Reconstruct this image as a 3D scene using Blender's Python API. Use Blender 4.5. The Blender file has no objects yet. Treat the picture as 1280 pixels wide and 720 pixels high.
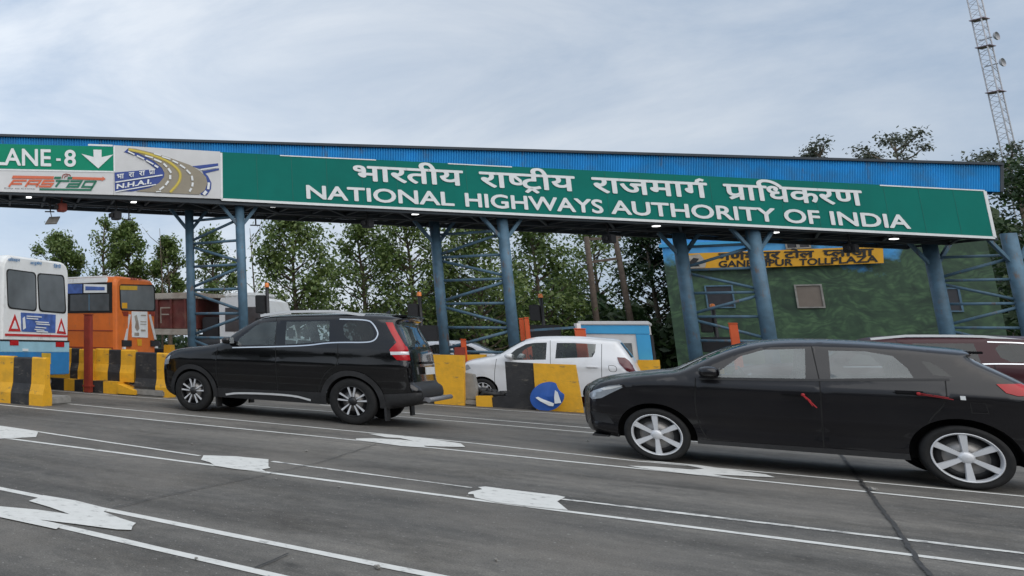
import bpy, bmesh, math, random
from mathutils import Vector, Matrix
from mathutils.geometry import delaunay_2d_cdt, tessellate_polygon
rad = math.radians
S = bpy.context.scene
COL = S.collection
# ------------------------------------------------------------------ camera
FPX, PX0, PY0 = 950.0, 10.0, 249.0
PITCH, ROLL, CAMH = rad(10.45), rad(1.16), 1.3
RM = Matrix.Rotation(math.pi/2 + PITCH, 3, 'X') @ Matrix.Rotation(ROLL, 3, 'Z')
CP = Vector((0, 0, CAMH))
cam = bpy.data.cameras.new('camera')
cam.sensor_width = 36; cam.lens = FPX/1280*36
cam.shift_x = (640-PX0)/1280; cam.shift_y = -(360-PY0)/1280
cam.clip_start = .1; cam.clip_end = 6000
co = bpy.data.objects.new('camera', cam); COL.objects.link(co)
co.matrix_world = Matrix.Translation(CP) @ RM.to_4x4()
S.camera = co
# ------------------------------------------------------------------ sky, sun, exposure
SUN_EL, SUN_AZ = rad(48), rad(172)          # high behind the viewer, to light the sides facing the camera
w = bpy.data.worlds.new('World'); S.world = w; w.use_nodes = True
nt = w.node_tree; nt.nodes.clear(); L = nt.links.new
N_ = nt.nodes.new
out = N_('ShaderNodeOutputWorld'); bg = N_('ShaderNodeBackground'); bg.inputs[1].default_value = .1
sky = N_('ShaderNodeTexSky'); sky.sky_type = 'NISHITA'; sky.sun_disc = False
sky.sun_elevation = SUN_EL; sky.sun_rotation = SUN_AZ; sky.dust_density = 3
tc = N_('ShaderNodeTexCoord'); mp = N_('ShaderNodeMapping'); mp.inputs['Scale'].default_value = (1, 1, 2.1); mp.inputs['Location'].default_value = (3.7, 1.3, .6)
n1 = N_('ShaderNodeTexNoise'); n1.inputs['Scale'].default_value = 2.3; n1.inputs['Detail'].default_value = 9; n1.inputs['Roughness'].default_value = .62; n1.inputs['Distortion'].default_value = .5
n2 = N_('ShaderNodeTexNoise'); n2.inputs['Scale'].default_value = .9; n2.inputs['Detail'].default_value = 3
rp = N_('ShaderNodeValToRGB')
rp.color_ramp.elements[0].position = .41; rp.color_ramp.elements[0].color = (3.2, 4.05, 5.25, 1)
rp.color_ramp.elements[1].position = .59; rp.color_ramp.elements[1].color = (6.0, 6.45, 7.0, 1)
ad = N_('ShaderNodeMath'); ad.operation = 'MULTIPLY_ADD'; ad.inputs[1].default_value = .55
ad2 = N_('ShaderNodeMath'); ad2.operation = 'MULTIPLY'; ad2.inputs[1].default_value = .45
# brighter towards the hidden sun
dt = N_('ShaderNodeVectorMath'); dt.operation = 'DOT_PRODUCT'
dt.inputs[1].default_value = (-.78, .60, .18)
mr = N_('ShaderNodeMapRange'); mr.inputs[1].default_value = .1; mr.inputs[2].default_value = 1.0; mr.inputs[3].default_value = .88; mr.inputs[4].default_value = 1.25
mu = N_('ShaderNodeMix'); mu.data_type = 'RGBA'; mu.blend_type = 'MULTIPLY'; mu.inputs[0].default_value = 1
mx = N_('ShaderNodeMix'); mx.data_type = 'RGBA'; mx.inputs[0].default_value = .86
L(tc.outputs['Generated'], mp.inputs[0]); L(mp.outputs[0], n1.inputs[0]); L(mp.outputs[0], n2.inputs[0])
L(n2.outputs[0], ad2.inputs[0]); L(n1.outputs[0], ad.inputs[0]); L(ad2.outputs[0], ad.inputs[2]); L(ad.outputs[0], rp.inputs[0])
L(tc.outputs['Generated'], dt.inputs[0]); L(dt.outputs['Value'], mr.inputs[0])
L(rp.outputs[0], mu.inputs[6]); L(mr.outputs[0], mu.inputs[7])
L(sky.outputs[0], mx.inputs[6]); L(mu.outputs[2], mx.inputs[7]); L(mx.outputs[2], bg.inputs[0]); L(bg.outputs[0], out.inputs[0])
sl = bpy.data.lights.new('sun', 'SUN'); sl.energy = 1.3; sl.angle = rad(80); sl.color = (1, .97, .92)
so = bpy.data.objects.new('sun', sl); COL.objects.link(so)
sd = Vector((math.sin(SUN_AZ)*math.cos(SUN_EL), math.cos(SUN_AZ)*math.cos(SUN_EL), math.sin(SUN_EL)))
so.rotation_euler = (-sd).to_track_quat('-Z', 'Y').to_euler()
vs = S.view_settings
vs.view_transform = 'Standard'; vs.look = 'None'; vs.gamma = 1; vs.use_curve_mapping = False; vs.exposure = 0.47
# ------------------------------------------------------------------ frames and measuring
ANG = rad(138)
U = Vector((math.cos(ANG), math.sin(ANG), 0))      # the way the lanes run
N = Vector((math.sin(ANG), -math.cos(ANG), 0))     # across the lanes, away from us
def ray(px, py): return RM @ Vector(((px-PX0)/FPX, -(py-PY0)/FPX, -1))
def G(px, py, z=0):
    d = ray(px, py); return CP + d*((z-CAMH)/d.z)
def At(px, py, dep): return CP + ray(px, py)*dep
def OnP(px, py, o, n):
    d = ray(px, py); return CP + d*(n.dot(o-CP)/n.dot(d))
def LN(u, n, z=0): return U*u + N*n + Vector((0, 0, z))
def UN(p): return p.dot(U), p.dot(N)
def atN(px, py, n):                                 # the point seen at a pixel on the upright plane n metres across the lanes
    d = ray(px, py); return CP + d*((n - N.dot(CP))/N.dot(d))
# ------------------------------------------------------------------ materials
def principled(name):
    m = bpy.data.materials.new(name); m.use_nodes = True
    return m, m.node_tree, m.node_tree.nodes['Principled BSDF']
def mat(name, col, rough=.5, metal=0, var=.15, vs_=3., bump=0, bs=40., coat=0, dirt=None, dscale=1.2, spec=.5, scuff=None, sscale=(3, 3, 9)):
    m, t, b = principled(name); n = t.nodes.new; l = t.links.new
    tc = n('ShaderNodeTexCoord'); nz = n('ShaderNodeTexNoise'); nz.inputs['Scale'].default_value = vs_; nz.inputs['Detail'].default_value = 6
    l(tc.outputs['Object'], nz.inputs[0])
    mx = n('ShaderNodeMix'); mx.data_type = 'RGBA'
    c = list(col)
    mx.inputs[6].default_value = [x*(1-var) for x in c]+[1]; mx.inputs[7].default_value = [min(1, x*(1+var)) for x in c]+[1]
    rg = n('ShaderNodeMapRange'); rg.inputs[1].default_value = .3; rg.inputs[2].default_value = .7
    l(nz.outputs[0], rg.inputs[0]); l(rg.outputs[0], mx.inputs[0])
    last = mx.outputs[2]
    if dirt:
        nd = n('ShaderNodeTexNoise'); nd.inputs['Scale'].default_value = dscale; nd.inputs['Detail'].default_value = 10; nd.inputs['Roughness'].default_value = .65
        l(tc.outputs['Object'], nd.inputs[0])
        r2 = n('ShaderNodeMapRange'); r2.inputs[1].default_value = .48; r2.inputs[2].default_value = .72; r2.inputs[4].default_value = .75
        l(nd.outputs[0], r2.inputs[0])
        m2 = n('ShaderNodeMix'); m2.data_type = 'RGBA'; m2.inputs[7].default_value = list(dirt)+[1]
        l(r2.outputs[0], m2.inputs[0]); l(last, m2.inputs[6]); last = m2.outputs[2]
    if scuff:
        mm = n('ShaderNodeMapping'); mm.inputs['Scale'].default_value = sscale; l(tc.outputs['Object'], mm.inputs[0])
        ns = n('ShaderNodeTexNoise'); ns.inputs['Scale'].default_value = 1.0; ns.inputs['Detail'].default_value = 12; ns.inputs['Roughness'].default_value = .72; l(mm.outputs[0], ns.inputs[0])
        r3 = n('ShaderNodeMapRange'); r3.inputs[1].default_value = .57; r3.inputs[2].default_value = .66; r3.inputs[4].default_value = .85; l(ns.outputs[0], r3.inputs[0])
        m3 = n('ShaderNodeMix'); m3.data_type = 'RGBA'; m3.inputs[7].default_value = list(scuff)+[1]; l(r3.outputs[0], m3.inputs[0]); l(last, m3.inputs[6]); last = m3.outputs[2]
    l(last, b.inputs['Base Color'])
    b.inputs['Roughness'].default_value = rough; b.inputs['Metallic'].default_value = metal
    b.inputs['Specular IOR Level'].default_value = spec
    if coat: b.inputs['Coat Weight'].default_value = coat; b.inputs['Coat Roughness'].default_value = .04
    if bump:
        nb = n('ShaderNodeTexNoise'); nb.inputs['Scale'].default_value = bs; nb.inputs['Detail'].default_value = 5
        l(tc.outputs['Object'], nb.inputs[0])
        bp = n('ShaderNodeBump'); bp.inputs['Strength'].default_value = bump; bp.inputs['Distance'].default_value = .02
        l(nb.outputs[0], bp.inputs['Height']); l(bp.outputs[0], b.inputs['Normal'])
    return m
def glass(name, tint, refl=1.0, rough=.02, dust_haze=.0, haze_col=(.42, .45, .43)):  # grey diffuse share paints dust and pale sky reflection into the glass
    m, t, b = principled(name); n = t.nodes.new; l = t.links.new
    t.nodes.remove(b); o = t.nodes['Material Output']
    tr = n('ShaderNodeBsdfTransparent'); tr.inputs[0].default_value = list(tint)+[1]
    gl = n('ShaderNodeBsdfGlossy'); gl.inputs['Roughness'].default_value = rough
    fr = n('ShaderNodeFresnel'); fr.inputs[0].default_value = 1.5
    mul = n('ShaderNodeMath'); mul.operation = 'MULTIPLY'; mul.inputs[1].default_value = refl; mul.use_clamp = True
    df = n('ShaderNodeBsdfDiffuse'); df.inputs[0].default_value = list(haze_col)+[1]
    tc = n('ShaderNodeTexCoord'); nz = n('ShaderNodeTexNoise'); nz.inputs['Scale'].default_value = 2.5; nz.inputs['Detail'].default_value = 6; l(tc.outputs['Object'], nz.inputs[0])
    mr_ = n('ShaderNodeMapRange'); mr_.inputs[1].default_value = .3; mr_.inputs[2].default_value = .7; mr_.inputs[3].default_value = dust_haze*.6; mr_.inputs[4].default_value = dust_haze*1.4; l(nz.outputs[0], mr_.inputs[0])
    m0 = n('ShaderNodeMixShader'); l(mr_.outputs[0], m0.inputs[0]); l(tr.outputs[0], m0.inputs[1]); l(df.outputs[0], m0.inputs[2])
    mx = n('ShaderNodeMixShader'); l(fr.outputs[0], mul.inputs[0]); l(mul.outputs[0], mx.inputs[0]); l(m0.outputs[0], mx.inputs[1]); l(gl.outputs[0], mx.inputs[2]); l(mx.outputs[0], o.inputs[0])
    return m
def emis(name, col, st):
    m, t, b = principled(name); b.inputs['Emission Color'].default_value = list(col)+[1]; b.inputs['Emission Strength'].default_value = st
    b.inputs['Base Color'].default_value = list(col)+[1]; return m
M = {}
M['steel'] = mat('blue_grey_steel', (.075, .15, .215), .6, 0, .22, 4, dirt=(.05, .09, .125), dscale=2.5, scuff=(.13, .09, .07), sscale=(5, 5, 1.6))
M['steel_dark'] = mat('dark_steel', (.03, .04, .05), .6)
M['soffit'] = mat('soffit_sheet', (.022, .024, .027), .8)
M['white'] = mat('white_paint', (.74, .75, .76), .5, 0, .05)
M['letter'] = mat('sign_white', (.72, .74, .74), .4, 0, .05, 6)
M['panelwhite'] = mat('sign_panel_white', (.60, .60, .60), .45, 0, .06, 2)
M['green'] = mat('sign_green', (.003, .16, .128), .65, 0, .06, 1.2, dirt=(.004, .138, .112), dscale=.5, spec=.15)
M['greenseam'] = mat('sign_seam_green', (.004, .125, .10), .6, 0, .1)
M['lanegreen'] = mat('lane_sign_green', (.008, .24, .14), .6, 0, .06, 1.2, spec=.15)
M['orangelogo'] = mat('logo_orange', (.62, .13, .055), .5, 0, .05)
M['greenlogo'] = mat('logo_green', (.005, .15, .085), .5, 0, .05)
M['navy'] = mat('logo_navy', (.02, .055, .26), .5, 0, .05)
M['logoroad'] = mat('logo_taupe', (.27, .235, .175), .5, 0, .06)
M['logoyellow'] = mat('logo_yellow', (.60, .47, .06), .5, 0, .05)
M['logomustard'] = mat('logo_mustard', (.42, .33, .08), .5, 0, .05)
M['yellow'] = mat('barrier_yellow', (.78, .40, .018), .65, 0, .10, 5, .15, 30, dirt=(.50, .28, .03), dscale=3, scuff=(.16, .12, .07))
M['black'] = mat('barrier_black', (.022, .022, .024), .6, 0, .3, 5, .15, 30, dirt=(.06, .055, .05), dscale=3, scuff=(.15, .135, .11))
M['kerb'] = mat('kerb_concrete', (.25, .24, .22), .85, 0, .2, 6, .3, 40)
M['redpost'] = mat('post_red', (.26, .036, .02), .55, 0, .15, 4, dirt=(.2, .05, .03))
M['orangepost'] = mat('post_orange', (.62, .10, .025), .5, 0, .1)
M['blackmetal'] = mat('black_metal', (.018, .018, .02), .5)
M['rubber'] = mat('tyre_rubber', (.016, .016, .016), .8, 0, .2, 20, spec=.3)
M['alloy'] = mat('alloy_silver', (.66, .67, .69), .4, .3, .05)
M['alloy_dark'] = mat('alloy_black', (.015, .015, .016), .4)
M['disc'] = mat('brake_steel', (.25, .24, .23), .4, .8)
M['carblack'] = mat('car_paint_black', (.004, .004, .0048), .16, 0, .1, coat=.6, dirt=(.007, .007, .007), dscale=2.0, spec=.35)
M['carhatch'] = mat('car_paint_charcoal', (.0060, .0056, .0074),   .24, 0, .1, coat=.35, dirt=(.011, .0105, .0115), dscale=1.6, spec=.35)
M['carwhite'] = mat('car_paint_white', (.74, .75, .77), .3, 0, .03, coat=.6, dirt=(.55, .54, .52), dscale=1.5)
M['carmaroon'] = mat('car_paint_maroon', (.040, .005, .009), .35, 0, .1, coat=.2, spec=.3)
M['plastic'] = mat('black_plastic', (.02, .02, .021), .6, 0, .2, 20)
M['seam'] = mat('seam_dark', (.004, .004, .004), .8)
M['chrome'] = mat('chrome_trim', (.72, .74, .76), .18, .9, .03)
M['silver'] = mat('silver_rail', (.75, .76, .77), .35, .3, .04)
M['bar_grey'] = mat('brushed_grey', (.22, .22, .23), .45, .3, .1)
M['tail'] = mat('tail_red', (.42, .006, .010), .25, 0, .1, 8)
M['taildark'] = mat('tail_maroon', (.10, .012, .018), .18, 0, .1, 8, coat=.5)
M['lamp'] = mat('headlamp_clear', (.42, .46, .5), .12, .35, .2, 12, coat=1)
M['seat'] = mat('seat_fabric', (.035, .035, .038), .9)
M['beige'] = mat('beige_trim', (.25, .23, .20), .9)
M['gl_suv'] = glass('suv_glass', (.62, .70, .69), 1.5, dust_haze=.15, haze_col=(.36, .43, .43))
M['gl_hatch'] = glass('hatch_glass', (.66, .71, .70), 1.8, dust_haze=.27, haze_col=(.42, .47, .47))
M['gl_dark'] = glass('tinted_glass', (.12, .15, .15), 1.3, dust_haze=.06)
M['gl_rear'] = glass('rear_glass', (.15, .19, .19), 1.5, dust_haze=.22, haze_col=(.34, .40, .40))
M['gl_clear'] = glass('clear_glass', (.76, .80, .79), 1.1, dust_haze=.06)
M['gl_bus'] = mat('bus_window_glass', (.075, .085, .09), .12, 0, .35, 1.6, spec=.8)
M['gl_bus_grey'] = mat('bus_rear_glass', (.15, .165, .175), .12, 0, .25, 1.2, spec=.6)
M['buswhite'] = mat('bus_white', (.78, .79, .78), .45, 0, .05, dirt=(.58, .57, .53), dscale=1.5, scuff=(.42, .39, .34), sscale=(3, 3, 1.2))
M['busblue'] = mat('bus_blue', (.02, .19, .45), .45, 0, .1, dirt=(.05, .13, .24), dscale=2)
M['buspale'] = mat('bus_pale_blue', (.30, .52, .62), .45, 0, .08)
M['busorange'] = mat('bus_orange', (.66, .155, .022), .45, 0, .08, dirt=(.48, .12, .03), dscale=1.8, scuff=(.36, .13, .05), sscale=(3, 3, 1.2))
M['adblue'] = mat('advert_blue', (.06, .12, .36), .5, 0, .35, 6)
M['plate_y'] = mat('plate_yellow', (.58, .36, .03), .5)
M['redrefl'] = mat('reflector_red', (.5, .03, .03), .3)
M['truckred'] = mat('truck_maroon', (.13, .028, .022), .7, 0, .25, 2.5, dirt=(.20, .10, .07), dscale=2)
M['truckgrey'] = mat('truck_bed_grey', (.36, .33, .28), .7, 0, .2, 4, dirt=(.2, .12, .08))
M['canopyblue'] = mat('fascia_blue', (.022, .27, .62), .6, 0, .16, 1.1, spec=.2, dirt=(.05, .20, .40), dscale=1.6, scuff=(.10, .16, .24), sscale=(1.6, 1.6, .5))
M['kioskblue'] = mat('kiosk_blue', (.05, .34, .62), .5, 0, .06)
M['boardyellow'] = mat('board_yellow', (.66, .33, .012), .55, 0, .1, 2)
M['ink'] = mat('board_black', (.012, .012, .012), .6)
M['bark'] = mat('bark', (.11, .085, .06), .9, 0, .3, 8, .5, 20)
M['pole_brown'] = mat('weathered_pole', (.10, .075, .058), .85, 0, .25, 6)
M['mastgrey'] = mat('mast_pale', (.42, .42, .44), .6)
M['mastred'] = mat('mast_red', (.24, .17, .20), .6)
M['skin'] = mat('skin', (.22, .11, .07), .6)
M['cloth'] = mat('cloth_blue', (.22, .30, .36), .9)
M['hair'] = mat('hair_black', (.012, .01, .009), .7)
M['ribbon'] = mat('ribbon_red', (.38, .02, .025), .7)
M['signblue'] = mat('sign_blue', (.018, .085, .34), .4, 0, .12, 6)
M['led'] = emis('led_lamp', (1, 1, 1), 1.6)
M['amber'] = mat('amber_lens', (.75, .22, .05), .3)
M['concrete_pale'] = mat('pale_render', (.62, .62, .61), .8, 0, .08)
M['windowbeige'] = mat('window_blind', (.17, .14, .115), .6, 0, .08)
M['windowdark'] = mat('window_dark', (.04, .04, .045), .3)
def leafmat(name, a, b, c):
    m, t, bs = principled(name); n = t.nodes.new; l = t.links.new
    g = n('ShaderNodeNewGeometry'); rp = n('ShaderNodeValToRGB'); l(g.outputs['Random Per Island'], rp.inputs[0])
    e = rp.color_ramp.elements; e[0].color = list(a)+[1]; e[1].color = list(c)+[1]; k = e.new(.5); k.color = list(b)+[1]
    l(rp.outputs[0], bs.inputs['Base Color']); bs.inputs['Roughness'].default_value = .5
    tl = n('ShaderNodeBsdfTranslucent'); l(rp.outputs[0], tl.inputs[0]); mx = n('ShaderNodeMixShader'); mx.inputs[0].default_value = .38
    l(bs.outputs[0], mx.inputs[1]); l(tl.outputs[0], mx.inputs[2]); l(mx.outputs[0], t.nodes['Material Output'].inputs[0]); return m
M['leaf'] = leafmat('leaves_green', (.062, .11, .026), (.12, .18, .045), (.21, .265, .085))
M['leaf_dark'] = leafmat('leaves_dark', (.018, .040, .015), (.036, .068, .022), (.065, .105, .036))
M['leaf_grey'] = leafmat('leaves_grey_green', (.05, .065, .045), (.085, .10, .07), (.13, .145, .10))
# asphalt: worn, patched, with streaks along the lanes
def asphalt():
    m, t, b = principled('worn_asphalt'); n = t.nodes.new; l = t.links.new
    tc = n('ShaderNodeTexCoord'); mp = n('ShaderNodeMapping'); mp.inputs['Rotation'].default_value = (0, 0, -ANG)
    l(tc.outputs['Object'], mp.inputs[0])
    def noise(sc, det, ro, stretch=None):
        z = n('ShaderNodeTexNoise'); z.inputs['Scale'].default_value = sc; z.inputs['Detail'].default_value = det; z.inputs['Roughness'].default_value = ro
        if stretch:
            m2 = n('ShaderNodeMapping'); m2.inputs['Scale'].default_value = stretch; l(mp.outputs[0], m2.inputs[0]); l(m2.outputs[0], z.inputs[0])
        else: l(mp.outputs[0], z.inputs[0])
        return z.outputs[0]
    def ramp(v, p0, c0, p1, c1):
        r = n('ShaderNodeValToRGB'); e = r.color_ramp.elements; e[0].position = p0; e[1].position = p1; e[0].color = list(c0)+[1]; e[1].color = list(c1)+[1]; l(v, r.inputs[0]); return r.outputs[0]
    def mix(f, a, b_, mode='MIX'):
        x = n('ShaderNodeMix'); x.data_type = 'RGBA'; x.blend_type = mode
        if isinstance(f, float): x.inputs[0].default_value = f
        else: l(f, x.inputs[0])
        l(a, x.inputs[6]); l(b_, x.inputs[7]); return x.outputs[2]
    base = ramp(noise(.35, 8, .6, (.35, 1, 1)), .3, (.080, .077, .072), .7, (.185, .175, .160))
    strk = ramp(noise(1.2, 6, .6, (.12, 1.6, 1)), .35, (.80, .80, .80), .65, (1.12, 1.11, 1.09))
    c = mix(1.0, base, strk, 'MULTIPLY')
    blot = ramp(noise(.9, 10, .68), .50, (1, 1, 1), .72, (.62, .60, .57)); c = mix(1.0, c, blot, 'MULTIPLY')
    mot = ramp(noise(6, 9, .78), .3, (.62, .62, .62), .7, (1.32, 1.31, 1.29)); c = mix(1.0, c, mot, 'MULTIPLY')
    stn = ramp(noise(.5, 9, .6, (.3, 1.3, 1)), .54, (1, 1, 1), .66, (.66, .65, .64)); c = mix(1.0, c, stn, 'MULTIPLY')
    trk = ramp(noise(1, 5, .6, (.05, .85, 1)), .38, (.70, .70, .70), .62, (1.18, 1.17, 1.15)); c = mix(1.0, c, trk, 'MULTIPLY')
    oil = ramp(noise(2.2, 4, .5), .66, (1, 1, 1), .73, (.5, .5, .5)); c = mix(1.0, c, oil, 'MULTIPLY')
    dust_haze = ramp(noise(.3, 8, .62), .48, (0, 0, 0), .70, (.65, .65, .65)); dc = n('ShaderNodeRGB'); dc.outputs[0].default_value = (.20, .18, .155, 1); c = mix(dust_haze, c, dc.outputs[0])
    gr = ramp(noise(85, 3, .7), .3, (.55, .55, .55), .72, (1.45, 1.44, 1.42)); c = mix(1.0, c, gr, 'MULTIPLY')
    sp = ramp(noise(30, 2, .5), .66, (0, 0, 0), .72, (1, 1, 1)); sc = n('ShaderNodeRGB'); sc.outputs[0].default_value = (.24, .23, .21, 1)
    c = mix(sp, c, sc.outputs[0])
    l(c, b.inputs['Base Color'])
    rr = n('ShaderNodeMapRange'); rr.inputs[3].default_value = .62; rr.inputs[4].default_value = .9; l(noise(.9, 6, .6), rr.inputs[0]); l(rr.outputs[0], b.inputs['Roughness'])
    bp = n('ShaderNodeBump'); bp.inputs['Strength'].default_value = .5; bp.inputs['Distance'].default_value = .012; l(noise(60, 5, .7), bp.inputs['Height']); l(bp.outputs[0], b.inputs['Normal'])
    return m
M['asphalt'] = asphalt()
def linepaint(nm='worn_line_paint', p0=.31, p1=.43):
    m, t, b = principled(nm); n = t.nodes.new; l = t.links.new
    tc = n('ShaderNodeTexCoord'); z = n('ShaderNodeTexNoise'); z.inputs['Scale'].default_value = 9; z.inputs['Detail'].default_value = 10; z.inputs['Roughness'].default_value = .7
    l(tc.outputs['Object'], z.inputs[0]); r = n('ShaderNodeValToRGB'); e = r.color_ramp.elements
    e[0].position = p0; e[0].color = (.22, .215, .205, 1); e[1].position = p1; e[1].color = (.62, .615, .58, 1); k = e.new(.75); k.color = (.73, .725, .69, 1)
    l(z.outputs[0], r.inputs[0]); l(r.outputs[0], b.inputs['Base Color']); b.inputs['Roughness'].default_value = .6
    return m
M['line'] = linepaint()
M['line_worn'] = linepaint('very_worn_line_paint', .40, .52)
M['tar'] = mat('tar_seal', (.034, .032, .030), .7, 0, .4, 10)
# ------------------------------------------------------------------ mesh helpers
class MB:
    def __init__(s): s.v = []; s.f = []; s.m = []; s.sm = []
    def add(s, vs, fs, mi=0, smooth=False):
        o = len(s.v); s.v += [Vector(v) for v in vs]
        for f in fs: s.f.append([i+o for i in f]); s.m.append(mi); s.sm.append(smooth)
        return s
    def box(s, x0, x1, y0, y1, z0, z1, mi=0, bev=0):
        if bev:
            b = min(bev, (x1-x0)/2.01, (y1-y0)/2.01, (z1-z0)/2.01)
            bm = bmesh.new(); bmesh.ops.create_cube(bm, size=1)
            for v in bm.verts: v.co = Vector((x0+(v.co.x+.5)*(x1-x0), y0+(v.co.y+.5)*(y1-y0), z0+(v.co.z+.5)*(z1-z0)))
            bmesh.ops.bevel(bm, geom=bm.edges[:], offset=b, segments=2, affect='EDGES')
            bm.verts.index_update(); s.add([v.co.copy() for v in bm.verts], [[v.index for v in f.verts] for f in bm.faces], mi); bm.free(); return s
        v = [(x, y, z) for z in (z0, z1) for y in (y0, y1) for x in (x0, x1)]
        return s.add(v, [(0, 2, 3, 1), (4, 5, 7, 6), (0, 1, 5, 4), (2, 6, 7, 3), (0, 4, 6, 2), (1, 3, 7, 5)], mi)
    def tube(s, pts, r, n=8, mi=0, cap=True, smooth=True):
        pts = [Vector(p) for p in pts]; rs = r if isinstance(r, (list, tuple)) else [r]*len(pts)
        o = len(s.v); up = Vector((0, 0, 1))
        for i, p in enumerate(pts):
            t = (pts[min(i+1, len(pts)-1)] - pts[max(i-1, 0)]).normalized()
            a = t.cross(up if abs(t.z) < .95 else Vector((1, 0, 0))).normalized(); b = t.cross(a)
            for k in range(n):
                an = 2*math.pi*k/n; s.v.append(p + (a*math.cos(an)+b*math.sin(an))*rs[i])
        for i in range(len(pts)-1):
            for k in range(n):
                s.f.append([o+i*n+k, o+i*n+(k+1) % n, o+(i+1)*n+(k+1) % n, o+(i+1)*n+k]); s.m.append(mi); s.sm.append(smooth)
        if cap:
            s.f.append([o+k for k in range(n)]); s.m.append(mi); s.sm.append(False)
            s.f.append([o+(len(pts)-1)*n+k for k in reversed(range(n))]); s.m.append(mi); s.sm.append(False)
        return s
    def bar(s, p, q, wd, ht, mi=0):                       # rectangular bar from p to q
        p, q = Vector(p), Vector(q); t = (q-p).normalized(); up = Vector((0, 0, 1)) if abs(t.z) < .95 else Vector((0, 1, 0))
        a = t.cross(up).normalized()*(wd/2); b = t.cross(a).normalized()*(ht/2)
        v = [c+e for c in (p, q) for e in (a+b, a-b, -a-b, -a+b)]
        return s.add(v, [(0, 1, 2, 3), (7, 6, 5, 4)]+[(i, i+4, (i+1) % 4+4, (i+1) % 4) for i in range(4)], mi)
    def lathe(s, prof, c, ax='y', n=32, mi=0, smooth=True):   # prof: (radius, offset along axis)
        o = len(s.v); c = Vector(c)
        for r, h in prof:
            for k in range(n):
                a = 2*math.pi*k/n; ca, sa = r*math.cos(a), r*math.sin(a)
                s.v.append(c + (Vector((ca, h, sa)) if ax == 'y' else Vector((ca, sa, h)) if ax == 'z' else Vector((h, ca, sa))))
        for i in range(len(prof)-1):
            for k in range(n):
                s.f.append([o+i*n+k, o+i*n+(k+1) % n, o+(i+1)*n+(k+1) % n, o+(i+1)*n+k]); s.m.append(mi); s.sm.append(smooth)
        return s
    def poly3(s, pts, mi=0):                              # flat polygon, any outline
        pts = [Vector(p) for p in pts]; return s.add(pts, [list(t) for t in tessellate_polygon([pts])], mi)
    def slab(s, pts, d, mi=0):                            # flat outline given thickness by vector d
        pts = [Vector(p) for p in pts]; d = Vector(d); n = len(pts); tr = [list(t) for t in tessellate_polygon([pts])]
        s.add(pts+[p+d for p in pts], tr+[[i+n for i in reversed(t)] for t in tr]+[[i, (i+1) % n, (i+1) % n+n, i+n] for i in range(n)], mi); return s
    def build(s, name, mats, parent=None, world=False, fix=True):
        me = bpy.data.meshes.new(name)
        vs = s.v
        if world and parent is not None:
            inv = (Matrix.Translation(parent.location) @ parent.rotation_euler.to_matrix().to_4x4() @ Matrix.Diagonal((*parent.scale, 1))).inverted()
            vs = [inv @ v for v in vs]
        me.from_pydata([tuple(v) for v in vs], [], s.f)
        for m in (mats if isinstance(mats, (list, tuple)) else [mats]): me.materials.append(M[m] if isinstance(m, str) else m)
        me.polygons.foreach_set('material_index', s.m); me.polygons.foreach_set('use_smooth', s.sm)
        if fix:
            bm = bmesh.new(); bm.from_mesh(me); bmesh.ops.recalc_face_normals(bm, faces=bm.faces[:]); bm.to_mesh(me); bm.free()
        me.update()
        o = bpy.data.objects.new(name, me); COL.objects.link(o)
        if parent is not None: o.parent = parent
        return o
def tag(o, label=None, cat=None, group=None, kind=None):
    if label: o['label'] = label
    if cat: o['category'] = cat
    if group: o['group'] = group
    if kind: o['kind'] = kind
    return o
def thing(name, label, cat, loc=(0, 0, 0), rotz=0, group=None):
    o = bpy.data.objects.new(name, None); COL.objects.link(o); o.location = loc; o.rotation_euler = (0, 0, rotz); o.empty_display_size = .2
    return tag(o, label, cat, group)
def copy_tree(o, parent=None):
    c = o.copy(); COL.objects.link(c)
    if parent is not None: c.parent = parent
    for ch in list(o.children): copy_tree(ch, c)
    return c
def chaikin(p, it=2, closed=False):
    p = [Vector(q) for q in p]
    for _ in range(it):
        r = [] if closed else [p[0]]
        for i in range(len(p) if closed else len(p)-1):
            a, b = p[i], p[(i+1) % len(p)]; r += [a*.75+b*.25, a*.25+b*.75]
        if not closed: r.append(p[-1])
        p = r
    return p
def resample(p, step, closed=False):
    p = [Vector(q) for q in p]; r = []
    n = len(p) if closed else len(p)-1
    for i in range(n):
        a, b = p[i], p[(i+1) % len(p)]; k = max(1, int(math.ceil((b-a).length/step)))
        r += [a.lerp(b, j/k) for j in range(k)]
    if not closed: r.append(p[-1])
    return r
def stroke(p, wd):                                        # 2-D polyline given width -> outline
    p = [Vector(q) for q in p]; l, r = [], []
    for i, q in enumerate(p):
        t = Vector((0, 0))
        if i > 0: t += (q-p[i-1]).normalized()
        if i < len(p)-1: t += (p[i+1]-q).normalized()
        t.normalize(); nn = Vector((-t.y, t.x))
        if 0 < i < len(p)-1:
            c = max(.5, nn.dot(Vector((-(q-p[i-1]).y, (q-p[i-1]).x)).normalized())); nn = nn/c
        l.append(q+nn*wd/2); r.append(q-nn*wd/2)
    return l+r[::-1]
def inside(pt, poly):
    x, y = pt; c = False; n = len(poly); j = n-1
    for i in range(n):
        xi, yi = poly[i]; xj, yj = poly[j]
        if (yi > y) != (yj > y) and x < (xj-xi)*(y-yi)/(yj-yi)+xi: c = not c
        j = i
    return c
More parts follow.
